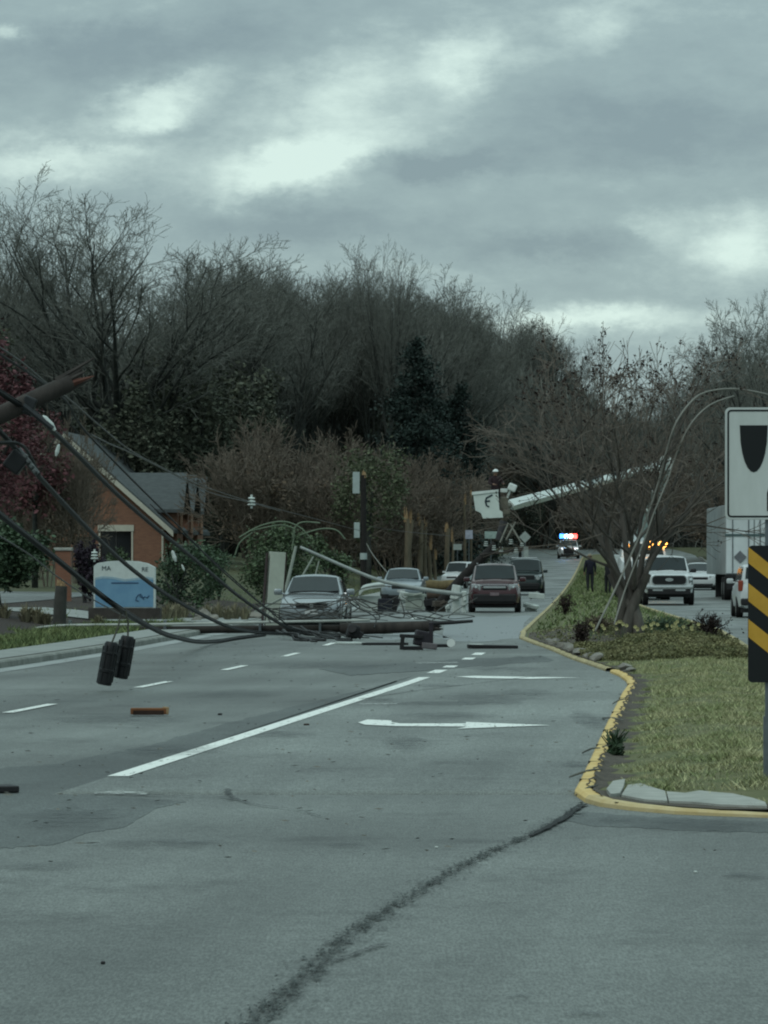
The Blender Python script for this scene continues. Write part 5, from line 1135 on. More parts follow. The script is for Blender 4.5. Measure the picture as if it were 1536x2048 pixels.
# -- semi trailer
Y = 186; Xl = (1450-768)/FOC*Y; tr = thing('semi_trailer', 'white box trailer seen from behind on the right lane', 'trailer', (Xl+1.28,Y,zr(Y)), -.015)
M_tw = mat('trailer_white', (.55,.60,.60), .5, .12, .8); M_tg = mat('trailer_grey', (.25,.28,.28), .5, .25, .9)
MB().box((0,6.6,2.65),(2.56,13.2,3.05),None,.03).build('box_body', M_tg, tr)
for sd_ in (-1,1):
    d = MB().box((sd_*.63,-.02,2.62),(1.20,.04,2.88),None,.01).build('rear_door', M_tw, tr); 
    for x_ in (.25,.95): MB().tube([(sd_*x_,-.07,1.2),(sd_*x_,-.07,3.8)],.022,6).build('lock_rod', M_post, d)
    MB().tube([(sd_*1.0,-.05,.5),(sd_*1.0,.9,.5)],.01,4)
    for yw in (.9,2.2):
        w_ = MB().tube([(sd_*1.27,yw,.52),(sd_*.68,yw,.52)],.52,18).build('wheel', M_tyre, tr, smooth=40); MB().tube([(sd_*1.285,yw,.52),(sd_*1.25,yw,.52)],.28,14).build('rim', M_rim, w_)
    MB().box((sd_*.95,.05,.78),(.5,.03,.6)).build('mud_flap', M_trim, tr)
MB().box((0,-.05,2.86),(2.56,.05,.10)).build('door_band', mat('band_teal', (.07,.11,.11), .5), tr)
MB().box((0,-.04,1.06),(2.56,.12,.14)).build('rear_sill', M_trim, tr); MB().box((.0,-.05,.58),(1.9,.08,.10)).build('underride_bar', mat('bar_pale', (.40,.38,.42), .5), tr)
MB().prism([(-.62,1.34+.28),(-.34,1.62+.28),(-.62,1.90+.28),(-.90,1.62+.28)][::-1], 'y', -.075, -.045).build('placard', mat('placard_grey', (.13,.14,.15), .5), tr)
MB().box((0,1.6,.75),(.9,3.2,.3)).build('axle_frame', M_trim, tr)
MB().box((0,12.6,.6),(1.8,.3,1.2)).build('landing_legs', M_trim, tr)
# -- bucket truck
Y = 187; X = PX(1289,Y); bt = thing('bucket_truck', 'white utility bucket truck with boom raised over the road', 'truck', (X,Y,zr(Y)), -.02); o0 = Vector(bt.location)
def lb(px, py, yy_): return tuple(Vector(P(px,py,yy_))-o0)
b = MB(); b.loft([body_sec(-.2,1.0,.6,1.7), body_sec(0,1.08,.55,1.8), body_sec(.9,1.14,.55,1.95), body_sec(2.6,1.14,.55,1.95)]); b.build('hood', M_whp, bt, smooth=35)
MB().loft([cab_sec(.8,1.05,.98,1.85,1.95), cab_sec(1.4,1.05,.9,1.85,2.55), cab_sec(2.6,1.05,.9,1.85,2.6)]).build('cab', M_whp, bt, smooth=30)
g = MB(); quad_off(g, [(-.88,.86,2.0),(.88,.86,2.0),(.8,1.32,2.47),(-.8,1.32,2.47)], .03); g.build('windshield', M_wglass, bt)
MB().box((0,5.4,1.45),(2.3,5.4,1.1),None,.03).build('service_body', M_tw, bt); MB().box((0,4,.75),(.9,8,.25)).build('chassis', M_trim, bt)
b = MB(); front_box(b, 0, 1.2, 1.1, .5, -.24, .1); b.build('grille', M_grille, bt); b = MB(); front_box(b, 0, .68, 2.2, .24, -.34, .2, bev=.03); b.build('bumper', M_chrome, bt)
for sd_ in (-1,1):
    b = MB(); front_box(b, sd_*.82, 1.2, .3, .24, -.24, .12); b.build('headlight', M_lamp, bt)
    for yw in (.9,5.6): w_ = MB().tube([(sd_*1.15,yw,.48),(sd_*.75,yw,.48)],.48,18).build('wheel', M_tyre, bt, smooth=40); MB().tube([(sd_*1.165,yw,.48),(sd_*1.13,yw,.48)],.27,12).build('rim', M_rim, w_)
M_am = mat('amber_beacon', (.6,.3,.05), .3, emit=(1.0,.42,.08,7))
for x_ in ((1303-1289)/FOC*Y, (1328-1289)/FOC*Y):
    MB().tube([(x_,1.5,2.30),(x_,1.5,2.42)],.10,8).build('beacon_base', M_trim, bt); MB().ball((x_,1.15,2.46),.16,12,8,(1.3,.8,.9)).build('amber_beacon', M_am, bt)
MB().ball((lb(1255,1101,Y)[0],.4,1.95+.42),.12,10,7,(.8,.8,1.5)).build('amber_beacon', M_am, bt)
Yb = Y+6.6
turret = lb(1277,1072,Yb); MB().tube([(turret[0],turret[1],1.9),(turret[0],turret[1],turret[2]+.1)],[.42,.34],14).build('turret', M_tw, bt, smooth=40)
M_boom = mat('boom_white', (.58,.63,.60), .45, .08); M_boomg = mat('boom_grey', (.22,.27,.25), .5, .2)
def beam(a, c, w0, w1): return MB().tube([a,c],[w0,w1],4)
Ye = Yb-4; elbow = lb(1333,926,Ye); beam(turret, elbow, .30, .25).build('lower_boom', M_boomg, bt)
for t_ in (.35,.6,.85): p = Vector(turret).lerp(Vector(elbow), t_); MB().box(p, (.5,.5,.12), (0,.35,0), .03).build('boom_joint', M_boom, bt)
MB().tube([Vector(elbow)+Vector((-.1,-.45,0)), Vector(elbow)+Vector((-.1,.45,0))],.34,14).build('elbow', M_boom, bt, smooth=40)
tip = lb(1034,1011,171.5); ub = beam(elbow, tip, .17, .24).build('upper_boom', M_boom, bt)
e_, q_ = Vector(elbow), Vector(tip)
for t_ in (.18,.24,.36,.52,.66,.86): p = e_.lerp(q_, t_); beam(p, p+(q_-e_).normalized()*.10, .27, .27).build('boom_band', M_trim, ub)
for t_ in (.1,.28,.45): p = e_.lerp(q_, t_); MB().tube([p+Vector((0,-.25,.2)), p+(q_-e_)*.1+Vector((0,-.25,.18))],.05,6).build('hose', M_trim, ub)
MB().tube([e_+Vector((0,-.3,.1)), e_.lerp(q_,.3)+Vector((0,-.3,-.3)), Vector(turret).lerp(e_,.6)+Vector((.3,-.35,0))],.05,6).build('hydraulic_hose', M_trim, bt)
bc = Vector(lb(994,1006,170)); ppm = FOC/170
def bk(px, py): return ((px-994)/ppm, (1006-py)/ppm)
bkt = bpy.data.objects.new('bucket', None)
pl = [bk(963,987),bk(985,983),bk(1013,981),bk(1016,1020),bk(1022,1024),bk(1023,1035),bk(983,1037),bk(979,1026),bk(968,1021)]
b = MB(); b.prism([(bc.x+x, bc.z+z) for x,z in pl], 'y', bc.y-.35, bc.y+.35); bucket = b.build('bucket', mat('bucket_white', (.52,.58,.54), .5, .08, 2), bt)
MB().prism([(bc.x+x, bc.z+z) for x,z in [bk(961,984),bk(1014,979),bk(1014,984),bk(961,990)]], 'y', bc.y-.39, bc.y+.39).build('bucket_rim', M_boom, bucket)
lg = MB()
for p_ in ([(998,992),(990,996),(988,1003),(990,1011),(995,1014)],[(989,1003),(997,1002)],[(998,992),(1002,990)]): lg.tube([(bc.x+x, bc.y-.36, bc.z+z) for x,z in [bk(*q) for q in p_]], .035, 4)
lg.build('logo_letter', M_ink, bucket)
b = MB(); b.box((bc.x+.62,bc.y+.1,bc.z+.0),(.34,.3,.5),None,.04); b.box((bc.x+.72,bc.y,bc.z-.36),(.3,.3,.22),None,.04); b.tube([(bc.x+.5,bc.y,bc.z-.1),tip],.13,8); b.build('tilt_bracket', mat('bracket_dark', (.12,.11,.085), .6, .3), bt)
b = MB(); b.box((bc.x+.95,bc.y,bc.z+.62),(.34,.3,.3),(0,.4,0),.05); b.box((bc.x+.62,bc.y,bc.z+.50),(.30,.2,.16),None,.03); b.tube([(bc.x+.75,bc.y,bc.z+.2),(bc.x+.95,bc.y,bc.z+.7)],.05,6); b.build('control_head', M_boom, bt)

# ------------------------------------------------------------------ people
M_skin = mat('skin', (.22,.13,.09), .6, .1); M_hair = mat('hair_dark', (.02,.015,.012), .8); M_eye = mat('eye_dark', (.01,.01,.01), .3)
def person(label, loc, rz, J, jacket, trousers, hat=None, height=1.76):
    """J: joint overrides. Standing figure facing -y; one skin-grown body."""
    k = height/1.76
    D = dict(pel=(0,0,.96), sp=(0,.01,1.14), ch=(0,.01,1.36), nk=(0,.0,1.50), hd=(0,-.02,1.60), tp=(0,-.01,1.72),
        lsh=(-.19,.01,1.42), lel=(-.25,.03,1.14), lwr=(-.26,-.05,.90), rsh=(.19,.01,1.42), rel=(.25,.03,1.14), rwr=(.26,-.05,.90),
        lhp=(-.10,0,.92), lkn=(-.11,-.02,.50), lan=(-.10,.03,.09), lto=(-.12,-.14,.045), rhp=(.10,0,.92), rkn=(.11,-.02,.50), ran=(.10,.03,.09), rto=(.12,-.14,.045))
    D.update(J or {})
    R = dict(pel=.185, sp=.175, ch=.185, nk=.055, hd=.088, tp=.068, lsh=.085, rsh=.085, lel=.068, rel=.068, lwr=.034, rwr=.034, lhp=.115, rhp=.115, lkn=.084, rkn=.084, lan=.060, ran=.060, lto=.038, rto=.038)
    names = ['pel']+[n for n in D if n != 'pel']; V = [Vector(D[n])*k for n in names]; rad = [R[n]*k for n in names]; ix = {n:i for i,n in enumerate(names)}
    E = [(ix[a],ix[b]) for a,b in (('pel','sp'),('sp','ch'),('ch','nk'),('nk','hd'),('hd','tp'),('ch','lsh'),('lsh','lel'),('lel','lwr'),('ch','rsh'),('rsh','rel'),('rel','rwr'),('pel','lhp'),('lhp','lkn'),('lkn','lan'),('lan','lto'),('pel','rhp'),('rhp','rkn'),('rkn','ran'),('ran','rto'))]
    hands = []
    for s_ in 'lr':
        w = V[ix[s_+'wr']]; d = (w-V[ix[s_+'el']]).normalized(); sd_ = d.cross(Vector((0,1,0)));
        if sd_.length < .2: sd_ = Vector((1,0,0))
        sd_.normalize(); fw = d.cross(sd_)*(1 if s_ == 'l' else 1); pm = w+d*.055*k; V.append(pm); rad.append(.034*k); pi_ = len(V)-1; E.append((ix[s_+'wr'],pi_)); hands.append(w+d*.08*k)
        for j, ln in enumerate((.062,.075,.08,.074)):
            a = pm+d*.035*k+fw*(j-1.5)*.021*k; m_ = a+d*ln*.55*k; c = m_+(d*.8-sd_*.5*(1 if s_=='r' else -1)).normalized()*ln*.5*k
            for q, r_ in ((a,.0105),(m_,.0092),(c,.0078)): V.append(q); rad.append(r_*k)
            n0 = len(V)-3; E += [(pi_,n0),(n0,n0+1),(n0+1,n0+2)]
        a = pm-fw*.035*k; c = a+(d*.7-fw*.6).normalized()*.055*k; V += [a,c]; rad += [.012*k,.009*k]; E += [(pi_,len(V)-2),(len(V)-2,len(V)-1)]
    V.append(V[ix['hd']]+Vector((0,-.092,.0))*k); rad.append(.014*k); E.append((ix['hd'],len(V)-1))
    for sg_ in (-1,1): V.append(V[ix['hd']]+Vector((sg_*.083,.01,.01))*k); rad.append(.017*k); E.append((ix['hd'],len(V)-1))
    me = bpy.data.meshes.new('person_rig'); me.from_pydata(V, E, []); o = bpy.data.objects.new('person_rig', me); COL.objects.link(o)
    md = o.modifiers.new('skin','SKIN'); md.use_smooth_shade = True
    for i, v_ in enumerate(me.skin_vertices[0].data): v_.radius = (rad[i], rad[i]*(.78 if i in (0,ix['sp'],ix['ch']) else 1)); v_.use_root = (i == 0)
    o.modifiers.new('sub','SUBSURF').levels = 1
    dg = bpy.context.evaluated_depsgraph_get(); dg.update(); bm_ = bpy.data.meshes.new_from_object(o.evaluated_get(dg)); bpy.data.objects.remove(o)
    bm_.materials.clear()
    for m_ in (jacket, trousers, M_skin, M_trim): bm_.materials.append(m_)
    hipz = V[0].z+.02*k; nk = V[ix['nk']]; hdv = V[ix['hd']]; ank = [V[ix['lan']], V[ix['ran']]]
    for p in bm_.polygons:
        c = p.center; i = 0
        if min((c-h_).length for h_ in hands) < .115*k: i = 2
        elif (c-hdv).length < .2*k and (c-nk).dot((hdv-nk).normalized()) > .03*k: i = 2
        elif min((c-a).length for a in ank) < .19*k and c.z < max(a.z for a in ank)+.06: i = 3
        elif c.z < hipz-.14*k: i = 1
        p.material_index = i
    body = bpy.data.objects.new('person', bm_); COL.objects.link(body); body.location = loc; body.rotation_euler = (0,0,rz); tag(body, label, 'person')
    e_ = MB()
    for sg_ in (-1,1): e_.ball(hdv+Vector((sg_*.032,-.080,.02))*k, .010*k, 6, 4)
    e_.build('eyes', M_eye, body); MB().tube([hdv+Vector((-.025,-.083,-.045))*k, hdv+Vector((.025,-.083,-.045))*k], .005*k, 4).build('mouth', mat('lips', (.14,.06,.05), .6), body)
    if hat:
        b = MB(); c = hdv+Vector((0,.0,.075))*k
        vs = []; n = 14
        for i in range(6):
            a = (pi/2)*i/5
            for j in range(n): t_ = 2*pi*j/n; vs.append(c+Vector((.118*cos(a)*cos(t_), .128*cos(a)*sin(t_), .105*sin(a)))*k)
        b.add(vs, [(i*n+j,i*n+(j+1)%n,(i+1)*n+(j+1)%n,(i+1)*n+j) for i in range(5) for j in range(n)]); b.tube([c+Vector((0,-.02,-.004))*k, c+Vector((0,-.02,.008))*k], .145*k, n); b.build('helmet' if hat is M_helm else 'cap', hat, body, smooth=True)
    else:
        b = MB(); b.ball(hdv+Vector((0,.018,.055))*k, .098*k, 12, 8, (1,1.05,1)); b.build('hair', M_hair, body, smooth=True)
    return body
M_helm = mat('helmet_white', (.62,.66,.64), .4, .05); M_cap = mat('cap_tan', (.20,.17,.12), .8)
M_jk1 = mat('jacket_navy', (.010,.011,.020), .85, .2); M_jk2 = mat('jacket_black', (.010,.010,.012), .85, .2); M_tr1 = mat('trousers_dark', (.018,.020,.022), .85, .2); M_jk3 = mat('jacket_dark_red', (.022,.012,.014), .85, .3)
fy = bc.y+o0.y
person('line worker in white helmet standing in the bucket', (o0.x+bc.x-.06, fy+.05, o0.z+bc.z-.42), .3, dict(lel=(-.3,-.10,1.20), lwr=(-.18,-.32,1.16), rel=(.30,-.08,1.18), rwr=(.24,-.32,1.18)), M_jk3, M_tr1, M_helm)
Y = 203; X = PX(1180,Y); person('man in dark jacket and tan cap standing on the median', (X,Y,med_z(X,Y)-.01), pi+.2, dict(), M_jk1, M_tr1, M_cap, 1.80)
Y = 204; X = PX(1216,Y); person('person in black beside the tree, bending slightly forward', (X,Y,med_z(X,Y)-.01), pi-.6, dict(ch=(0,-.12,1.33), nk=(0,-.20,1.45), hd=(0,-.25,1.54), tp=(0,-.26,1.66), sp=(0,-.04,1.14), lsh=(-.19,-.13,1.39), rsh=(.19,-.13,1.39), lel=(-.22,-.2,1.12), rel=(.24,-.2,1.12), lwr=(-.14,-.36,1.0), rwr=(.16,-.36,1.0)), M_jk2, M_tr1, None, 1.74)

# ------------------------------------------------------------------ cables and wires
M_cab = mat('cable_black', (.007,.008,.008), .6, .3, 3, spec=.25); M_wire = mat('wire_grey', (.055,.055,.05), .5, .3, 3, metal=.3); M_wirep = mat('wire_pale', (.19,.19,.165), .6, .25, 3)
def cable(label, pts_, r, m=M_cab, name='fallen_cable', lash=False):
    pth = smooth_path([P(*q) for q in pts_], 8); pth = [Vector((p.x, p.y, max(p.z, h(p.x,p.y)+r))) for p in pth]; b = MB().tube(pth, r, 8)
    if lash:
        sp_ = [p+Vector((0,-.02,r*1.35)) for p in pth]; b.tube(sp_, r*.35, 5)
    o = b.build(name, m, smooth=True); tag(o, label, 'cable'); return o
cable('thick black cable running from the broken pole to the middle pile', [(-25,770,50),(35,808,50.6),(75,832,51),(105,862,53),(160,915,56),(230,985,62),(310,1055,70),(390,1120,79),(480,1195,90),(560,1248,98),(610,1268,100),(680,1280,97)], .030, lash=True)
cable('thick black cable passing just over the blue sign', [(-25,840,50),(20,885,51),(75,950,53),(130,1010,57),(200,1082,63),(265,1140,70),(330,1188,77),(400,1228,85),(460,1255,91),(520,1266,96),(600,1268,98)], .030, lash=True)
cable('lowest thick black cable carrying the two hanging closures', [(-25,1010,50),(40,1062,52),(120,1125,54),(200,1190,56),(245,1222,57),(300,1255,64),(345,1274,73),(405,1285,86),(470,1279,94),(530,1270,99)], .032, lash=True)
cable('thin wire under the lowest thick cable at far left', [(-25,1058,60),(60,1110,66),(110,1150,70),(170,1190,75),(240,1228,80),(300,1258,88)], .012, M_wire)
cable('topmost thin wire from the upper left edge into the thicket', [(-25,680,50),(40,722,52),(95,768,55),(140,800,58),(200,852,66),(260,900,75),(330,938,92),(400,970,110),(500,1003,140),(620,1035,180),(722,1062,219)], .012, M_wire)
cable('thin wire second from the top crossing the brick roof', [(-25,692,50),(30,728,52),(60,748,53),(130,800,57),(165,856,60),(250,945,66),(345,1040,75),(430,1128,84),(500,1190,94),(575,1250,99)], .016)
cable('pale thin wire sagging over the roof ridge', [(180,868,68),(220,888,78),(260,905,90),(340,945,110),(420,985,130),(500,1005,150),(560,1022,165)], .014, M_wire)
cable('thin wire from the standing pole down to the wreckage', [(733,1087,219),(745,1108,205),(770,1140,190),(795,1165,180)], .018, M_wirep)
cable('thin wire leaving the standing pole to the right', [(733,1052,219.5),(800,1062,226),(900,1072,240)], .014, M_wire)
cable('curled black cable by the terminal box', [(-25,888,50),(20,885,50.6),(45,892,51),(62,915,52),(78,950,53)], .022)
cable('wire sloping from the roof eave to the silver car bonnet', [(300,1008,100),(345,1050,100),(400,1098,101),(470,1160,103),(520,1205,104),(570,1240,104)], .012)
cable('thin wire ring hanging in front of the wrecked cars', [(700,1205,103),(712,1185,103),(730,1176,103),(770,1172,103),(830,1180,103)], .012, M_wire)
cable('bent cable loop in front of the silver car right side', [(700,1205,102),(714,1215,102),(738,1226,102),(752,1238,101),(748,1256,100)], .016)
cable('thin wire arc between the fallen pole and maroon car', [(815,1222,101),(832,1238,101),(860,1232,102),(900,1205,103),(945,1185,104)], .012, M_wire)
cable('pale cable draped over the median tree, upper loop', [(1190,1262,83.5),(1225,1190,84),(1262,1110,84.5),(1290,1045,84.8),(1318,960,85),(1332,905,85),(1350,850,85),(1378,808,85.3),(1410,785,85.6),(1470,778,86),(1545,792,86.5),(1600,815,87)], .020, M_wirep)
cable('pale cable draped over the median tree, lower loop', [(1228,1250,83.4),(1250,1180,84),(1285,1090,84.3),(1310,1020,84.5),(1335,960,84.8),(1350,915,85),(1380,850,85),(1420,810,85.4),(1468,792,85.8)], .016, M_wirep)
# tangle on the road
M_tang = mat('tangle_cable', (.020,.021,.021), .6, .3, 3)
rnd = random.Random(77); b = MB()
for (x0,y0,x1,y1,dep,r) in [(562,1262,640,1302,96,.042),(568,1264,650,1300,95,.036),(590,1258,700,1292,97,.02),(560,1262,610,1296,95,.03),(610,1258,670,1290,98,.02),(580,1255,735,1284,99,.016),(620,1264,700,1298,95,.02),(575,1268,640,1299,94,.024),(640,1262,760,1278,99,.014),(600,1254,650,1286,99,.022)]:
    pts_ = []
    for k in range(6):
        t_ = k/5; pts_.append(P(x0+(x1-x0)*t_+rnd.uniform(-8,8), y0+(y1-y0)*(t_**1.6)+rnd.uniform(-3,3)+(0 if k in (0,5) else 0), dep-2.5*t_))
    pth = smooth_path(pts_, 5); b.tube([Vector((p.x,p.y,max(p.z,r))) for p in pth], r, 6)
tag(b.build('cable_tangle', M_tang, smooth=True), 'tangle of black cables piled on the road before the fallen pole', 'cables')
b = MB()
for k in range(20):
    c = Vector(P(rnd.uniform(570,920), 1250, rnd.uniform(99.6,102))); pts_ = [c+Vector((rnd.uniform(-.5,.5)*2, rnd.uniform(-.4,.4), rnd.uniform(0.02,.75)*(.5 if k < 5 else 1))) for _ in range(5)]
    pts_ = [Vector((p.x,p.y,max(.02,p.z-c.z+.25))) for p in pts_]; b.tube(smooth_path(pts_, 6), rnd.choice([.008,.010,.014]), 5)
tag(b.build('wire_tangle', M_wire, smooth=True), 'loose springy wires looping above the fallen pole butt', 'wires')
# hanging closures
for i,(tx,ty,bx_,by_,lab) in enumerate([(224,1284,208,1370,'left and lower of two black closures hanging from the cable'),(256,1272,241,1357,'right and higher of two black closures hanging from the cable')]):
    Yc = 56.6+.25*i; a, c = Vector(P(tx,ty,Yc)), Vector(P(bx_,by_,Yc)); t = thing('cable_closure', lab, 'cable closure', tuple(c)); d = (a-c); r = .098; M_cl = mat('closure_black', (.007,.008,.009), .5, .3, 5)
    b = MB(); prof = [(0,.80),(.02,1),(.05,1.02),(.28,1.0),(.30,1.12),(.36,1.12),(.38,1.0),(.70,1.0),(.72,1.10),(.76,1.10),(.78,.98),(.95,.95),(1.0,.78)]
    b.tube([tuple(d*q[0]) for q in prof], [r*q[1] for q in prof], 14); b.build('body', M_cl, t, smooth=35)
    b = MB(); 
    for k in range(6): a_ = 2*pi*k/6; u_ = Vector((cos(a_)*r*1.02, sin(a_)*r*1.02, 0)); b.tube([tuple(d*.06+u_), tuple(d*.92+u_)], .012, 5)
    b.build('ribs', M_cl, t); hk = Vector(P(243+8*i,1222,57))-c
    MB().tube([tuple(d*.98), tuple((d+hk)*.5+Vector((.02,0,0))), tuple(hk)], .014, 6).build('hanger_strap', mat('strap_dark', (.05,.05,.035), .7), t)
tb = Vector(P(32,924,50.8)); t = thing('terminal_box', 'black terminal box hanging on the cable below the broken pole', 'terminal box', tuple(tb)); MB().box((0,0,0),(.22,.2,.24),(0,RD(38),0),.02).build('case', M_cl, t)
b = MB(); 
for k in range(4): b.box((.12+.035*k,-.06,.07-.06*k),(.05,.08,.05),(0,RD(45),0),.01)
b.tube([(.03,0,.16),(.26,0,-.14)],.03,7); b.build('clamps', mat('clamp_grey', (.09,.10,.10), .5, .3, metal=.4), t)
# insulators and pale fittings on the wires
def fitting(label, px, py, Y, r, kind=0, tilt=0.0):
    p = P(px,py,Y); b = MB(); R = Matrix.Rotation(tilt,3,'Y')
    if kind == 0:
        for k in range(3): z = (k-1)*r*.7; b.tube([R@Vector((0,0,z-r*.22)),R@Vector((0,0,z)),R@Vector((0,0,z+r*.22))],[r*.6,r*(1-.1*k),r*.55],12)
        b.tube([R@Vector((0,0,-r*1.5)),R@Vector((0,0,r*1.5))],r*.25,8)
    else: b.tube([R@Vector((0,0,-r*3)),R@Vector((0,0,-r)),R@Vector((0,0,r*2)),R@Vector((0,0,r*3))],[r*.4,r,r*.8,r*.2],8)
    o = b.build('insulator', mat('porcelain', (.50,.55,.52), .3, .05), origin=(0,0,0)); o.location = p; tag(o, label, 'insulator')
fitting('white disc insulator hanging just left of the blue sign', 189,1111,76,.075); fitting('white insulator on the wire in front of the brown thicket', 503,1003,139.8,.15)
fitting('slim white fitting hanging below the thick cable under the pole', 115,900,53.3,.026,1,.25); fitting('small white fitting on the wire above the round bush', 348,1112,74.5,.035,1,-.3); fitting('pale fitting on the cable right of the broken pole', 98,846,52.2,.04,1,-.7); fitting('pale streak fitting dangling beside the dark round bush', 366,1135,76,.02,1,-.4)

# ------------------------------------------------------------------ debris on the road
M_ply = mat('orange_wood', (.15,.062,.025), .8, .3, 9, stretch=(.3,2,2)); M_plyd = mat('dark_brown_wood', (.028,.016,.011), .9, .4, 6)
c = at(297,1432); t = thing('wood_block', 'orange brown wooden block lying in the left lane', 'wood', (c[0],c[1],.01), .05); MB().box((0,0,.045),(.40,.16,.07),(0,0,0),.008).build('top_board', M_ply, t); MB().box((0,-.085,.03),(.34,.02,.05)).build('dark_side', M_plyd, t); MB().box((.19,0,.05),(.05,.15,.085),(0,.1,.2),.01).build('split_end', M_fresh, t)  # front board in a darker brown than the top
c = at(4,1585); tag(MB().box((c[0],c[1],.03),(.2,.3,.05),(0,0,.3),.01).build('debris_piece', M_trim), 'black scrap at the left edge of the road', 'debris')
def scrap(label, px, py, sz, m, rot=(0,0,0), z=None):
    c = at(px,py); o = MB().box((c[0],c[1],(z if z is not None else sz[2]/2)),sz,rot,.012); tag(o.build('debris_piece', m), label, 'debris'); return o
M_dk = mat('scrap_dark', (.012,.012,.013), .7, .3, 6); M_pl = mat('scrap_pale', (.42,.46,.43), .6, .15, 5)
scrap('pale board lying right of the cable tangle', 702,1289, (.42,.9,.05), M_pl, (0,0,.3)); scrap('long thin dark strip right of the pale board', 770,1290, (.95,.35,.05), M_dk, (0,0,.1)); scrap('pale scrap under the fallen pole middle', 770,1268, (.26,.5,.10), M_pl, (0,.1,.3)); scrap('pale scrap near the broken pole butt', 862,1236, (.22,.5,.08), M_pl, (0,.1,.2))
scrap('long dark plank lying near the median kerb', 985,1297, (1.0,.35,.07), M_dk, (0,.02,.06)); scrap('pale scrap left of the dark plank', 953,1296, (.22,.4,.08), M_pl, (0,0,.2)); scrap('dark flat scrap beside the white disc', 878,1294, (.35,.5,.06), M_dk, (0,0,.2)); scrap('small dark chip on the lane left of the long white line', 440,1430, (.05,.1,.02), M_dk); scrap('brown bark chip beside the solid white line', 613,1451, (.06,.1,.02), M_plyd); scrap('tiny dark chip on the near asphalt', 206,1928, (.02,.03,.012), M_dk); scrap('tiny white chip on the near asphalt', 873,1696, (.02,.03,.01), M_pl); scrap('tiny pale pebble on the asphalt by the median nose', 1391,1746, (.02,.03,.012), M_pl)
c = at(902,1300); t = thing('white_disc', 'white round lamp reflector lying with dark rim on the road', 'reflector', (c[0],c[1],.14)); MB().tube([(0,-.04,0),(0,.0,0)],.085,18).build('disc', mat('disc_white', (.62,.66,.63), .4, .05), t); MB().tube([(0,-.02,0),(0,.10,0)],[.09,.085],18).build('rim', M_dk, t)
c = at(838,1300); t = thing('broken_signal', 'broken black signal bracket frame standing on the road', 'debris', (c[0],c[1],0)); b = MB(); b.box((-.33,0,.15),(.08,.2,.28),(0,.1,0),.01); b.box((-.15,0,.27),(.46,.18,.07),(0,.05,0),.01); b.box((-.12,0,.04),(.4,.18,.07),None,.01); b.build('frame', M_dk, t); b = MB(); b.box((.08,.1,.22),(.34,.24,.30),(0,.2,.2),.03); b.box((.24,.05,.34),(.08,.1,.42),None,.02); b.build('housing', mat('scrap_purple', (.020,.017,.022), .6), t); MB().box((.2,-.05,.08),(.3,.15,.12),(0,.1,.1),.02).build('plate', mat('scrap_grey', (.10,.09,.095), .6), t)
c = at(706,1280); t = thing('crushed_signal', 'black crushed signal head lying below the fallen pole', 'debris', (c[0],c[1],.02)); MB().box((0,0,.17),(.26,.3,.30),(0,.3,.2),.05).build('case', M_dk, t); MB().tube([(0,-.1,.2),(-.02,-.24,.24)],.09,12).build('visor', M_trim, t); MB().box((.14,0,.1),(.16,.2,.16),(0,.6,0),.02).build('bracket', M_dk, t)
# wreckage round the grey car
c = P(770,1205,150); t = thing('transformer_box', 'black square transformer box lying before the grey car', 'transformer', (c[0],150,.1)); MB().box((0,0,.22),(.52,.5,.48),(0,.03,0),.03).build('case', mat('box_navy', (.010,.011,.018), .6), t); MB().box((.36,0,.24),(.22,.3,.5),(0,.3,0),.03).build('fin', M_dk, t); MB().tube([(0,0,.46),(0,0,.62)],.14,10).build('bushing', M_dk, t); 
t.location.z = .0
b = MB(); pts_ = smooth_path([P(718,1190,152),P(726,1178,152),P(745,1173,152),P(770,1170,152)],4); b.loft([[tuple(p+Vector((0,0,.05))), tuple(p+Vector((0,.9,.12))), tuple(p+Vector((0,.9,.0))), tuple(p+Vector((0,0,-.08)))] for p in pts_]); b.loft([[tuple(Vector(P(718+9*k,1192,152.3))+Vector((0,0,.0))), tuple(Vector(P(718+9*k,1192,153))), tuple(Vector((P(718+9*k,1192,153)[0],153,.02))), tuple(Vector((P(718+9*k,1192,152.3)[0],152.3,.02)))] for k in range(6)])
tag(b.build('metal_sheet', mat('sheet_pale', (.38,.42,.39), .5, .2, 2)), 'bent pale metal sheet standing left of the grey car', 'metal sheet')
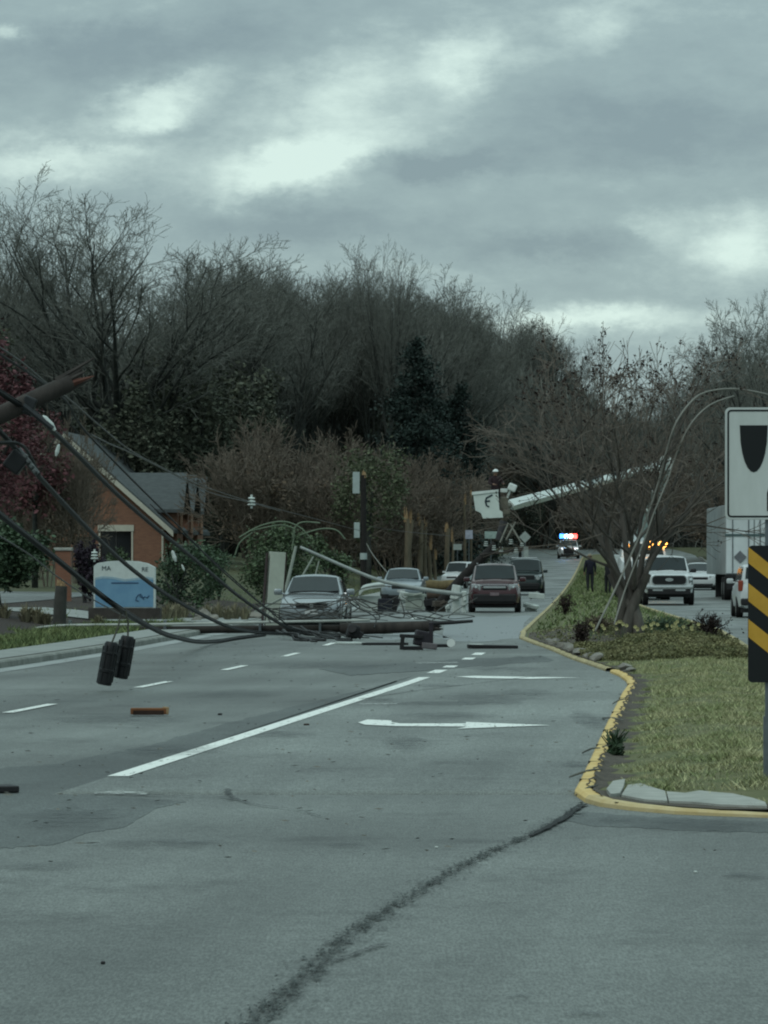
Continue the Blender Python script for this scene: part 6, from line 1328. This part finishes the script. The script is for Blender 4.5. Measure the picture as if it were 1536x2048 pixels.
for i,(px,py,Y,s_,m_,lab) in enumerate([(808,1192,160,(.35,.3,.3),M_pl,'pale crumpled scrap under the bent lamp mast'),(838,1200,158,(.45,.4,.4),M_dk,'dark lump under the bent lamp mast'),(860,1205,150,(.4,.4,.25),M_dk,'dark lump left of the maroon car wheel'),(896,1214,148,(.16,.2,.16),M_pl,'white ball shaped scrap left of the maroon car'),(880,1208,149,(.5,.3,.22),mat('scrap_brown',(.06,.05,.04),.8),'brown scrap between grey car and maroon car'),(912,1185,146,(.3,.3,.5),M_pl,'pale torn piece beside the maroon car headlight'),(928,1197,145.5,(.18,.2,.5),M_pl,'narrow pale torn piece touching the maroon car'),(830,1190,156,(.9,.1,.12),M_gp,'pale splintered board under the lamp mast'),(1073,1192,186,(.7,.6,.25),mat('sheet_pale',(.38,.42,.39)),'white crumpled sheet on the road right of the maroon car'),(1062,1212,150,(.5,.4,.14),M_pl,'pale flat scrap by the maroon car wheel')]):
    p = P(px,py,Y); zz = max(zr(Y), p[2]-s_[2]/2); b = MB(); rnd = random.Random(500+i)
    b.box((0,0,s_[2]/2),s_,(rnd.uniform(-.15,.15),rnd.uniform(-.25,.25),rnd.uniform(-.5,.5)),.03); b.box((rnd.uniform(-.2,.2)*s_[0],-.05,s_[2]*.6),(s_[0]*.6,s_[1]*.7,s_[2]*.6),(rnd.uniform(-.5,.5),rnd.uniform(-.6,.6),0),.02)
    if zz > zr(Y)+.08: b.box((0,.05,-(zz-zr(Y))/2),(s_[0]*.8,s_[1]*.5,zz-zr(Y)),(0,0,.2),.02)
    o = b.build('debris_piece', m_, origin=(0,0,0)); o.location = (p[0],Y,zz); tag(o, lab, 'debris')
# sticks added to stand in for dark crack lines across the kerb
for i,(a,c) in enumerate([((1138,1532),(1205,1529)),((1152,1566),(1196,1561)),((1225,1393),(1252,1392)),((1165,1486),(1200,1488)),((1205,1420),(1247,1434))]):
    Ya, Yb_ = FOC*(EYE-.10)/(a[1]-HOR), FOC*(EYE-.11)/(c[1]-HOR); pa, pc = Vector((PX(a[0],Ya),Ya,.10)), Vector((PX(c[0],Yb_),Yb_,.125)); m_ = pa.lerp(pc,.5)+Vector((0,.03,.02))
    pa.z = .012; m_ = pa.lerp(pc,.55); m_.z = .062; pc.z = .075
    tag(MB().tube(smooth_path([pa,m_,pc],3),[.007,.008,.009,.009,.008,.007,.005],5).build('stick', M_twig), ('stick drawn for a dark crack line across the kerb near the nose','short stick drawn for a crack line just above the nose','thin stick drawn for a crack line on the far kerb bend','small stick drawn for a crack line between two others','pale stick drawn for a crack line from the kerb into the grass')[i], 'twig')
# small weed in the earth strip
X = PX(1228,42.0); twig_shrub('small dark weed in the earth strip by the yellow kerb', 1230, 37.0, .10, .06, 410, M_lf_dark, 14, 'weed')
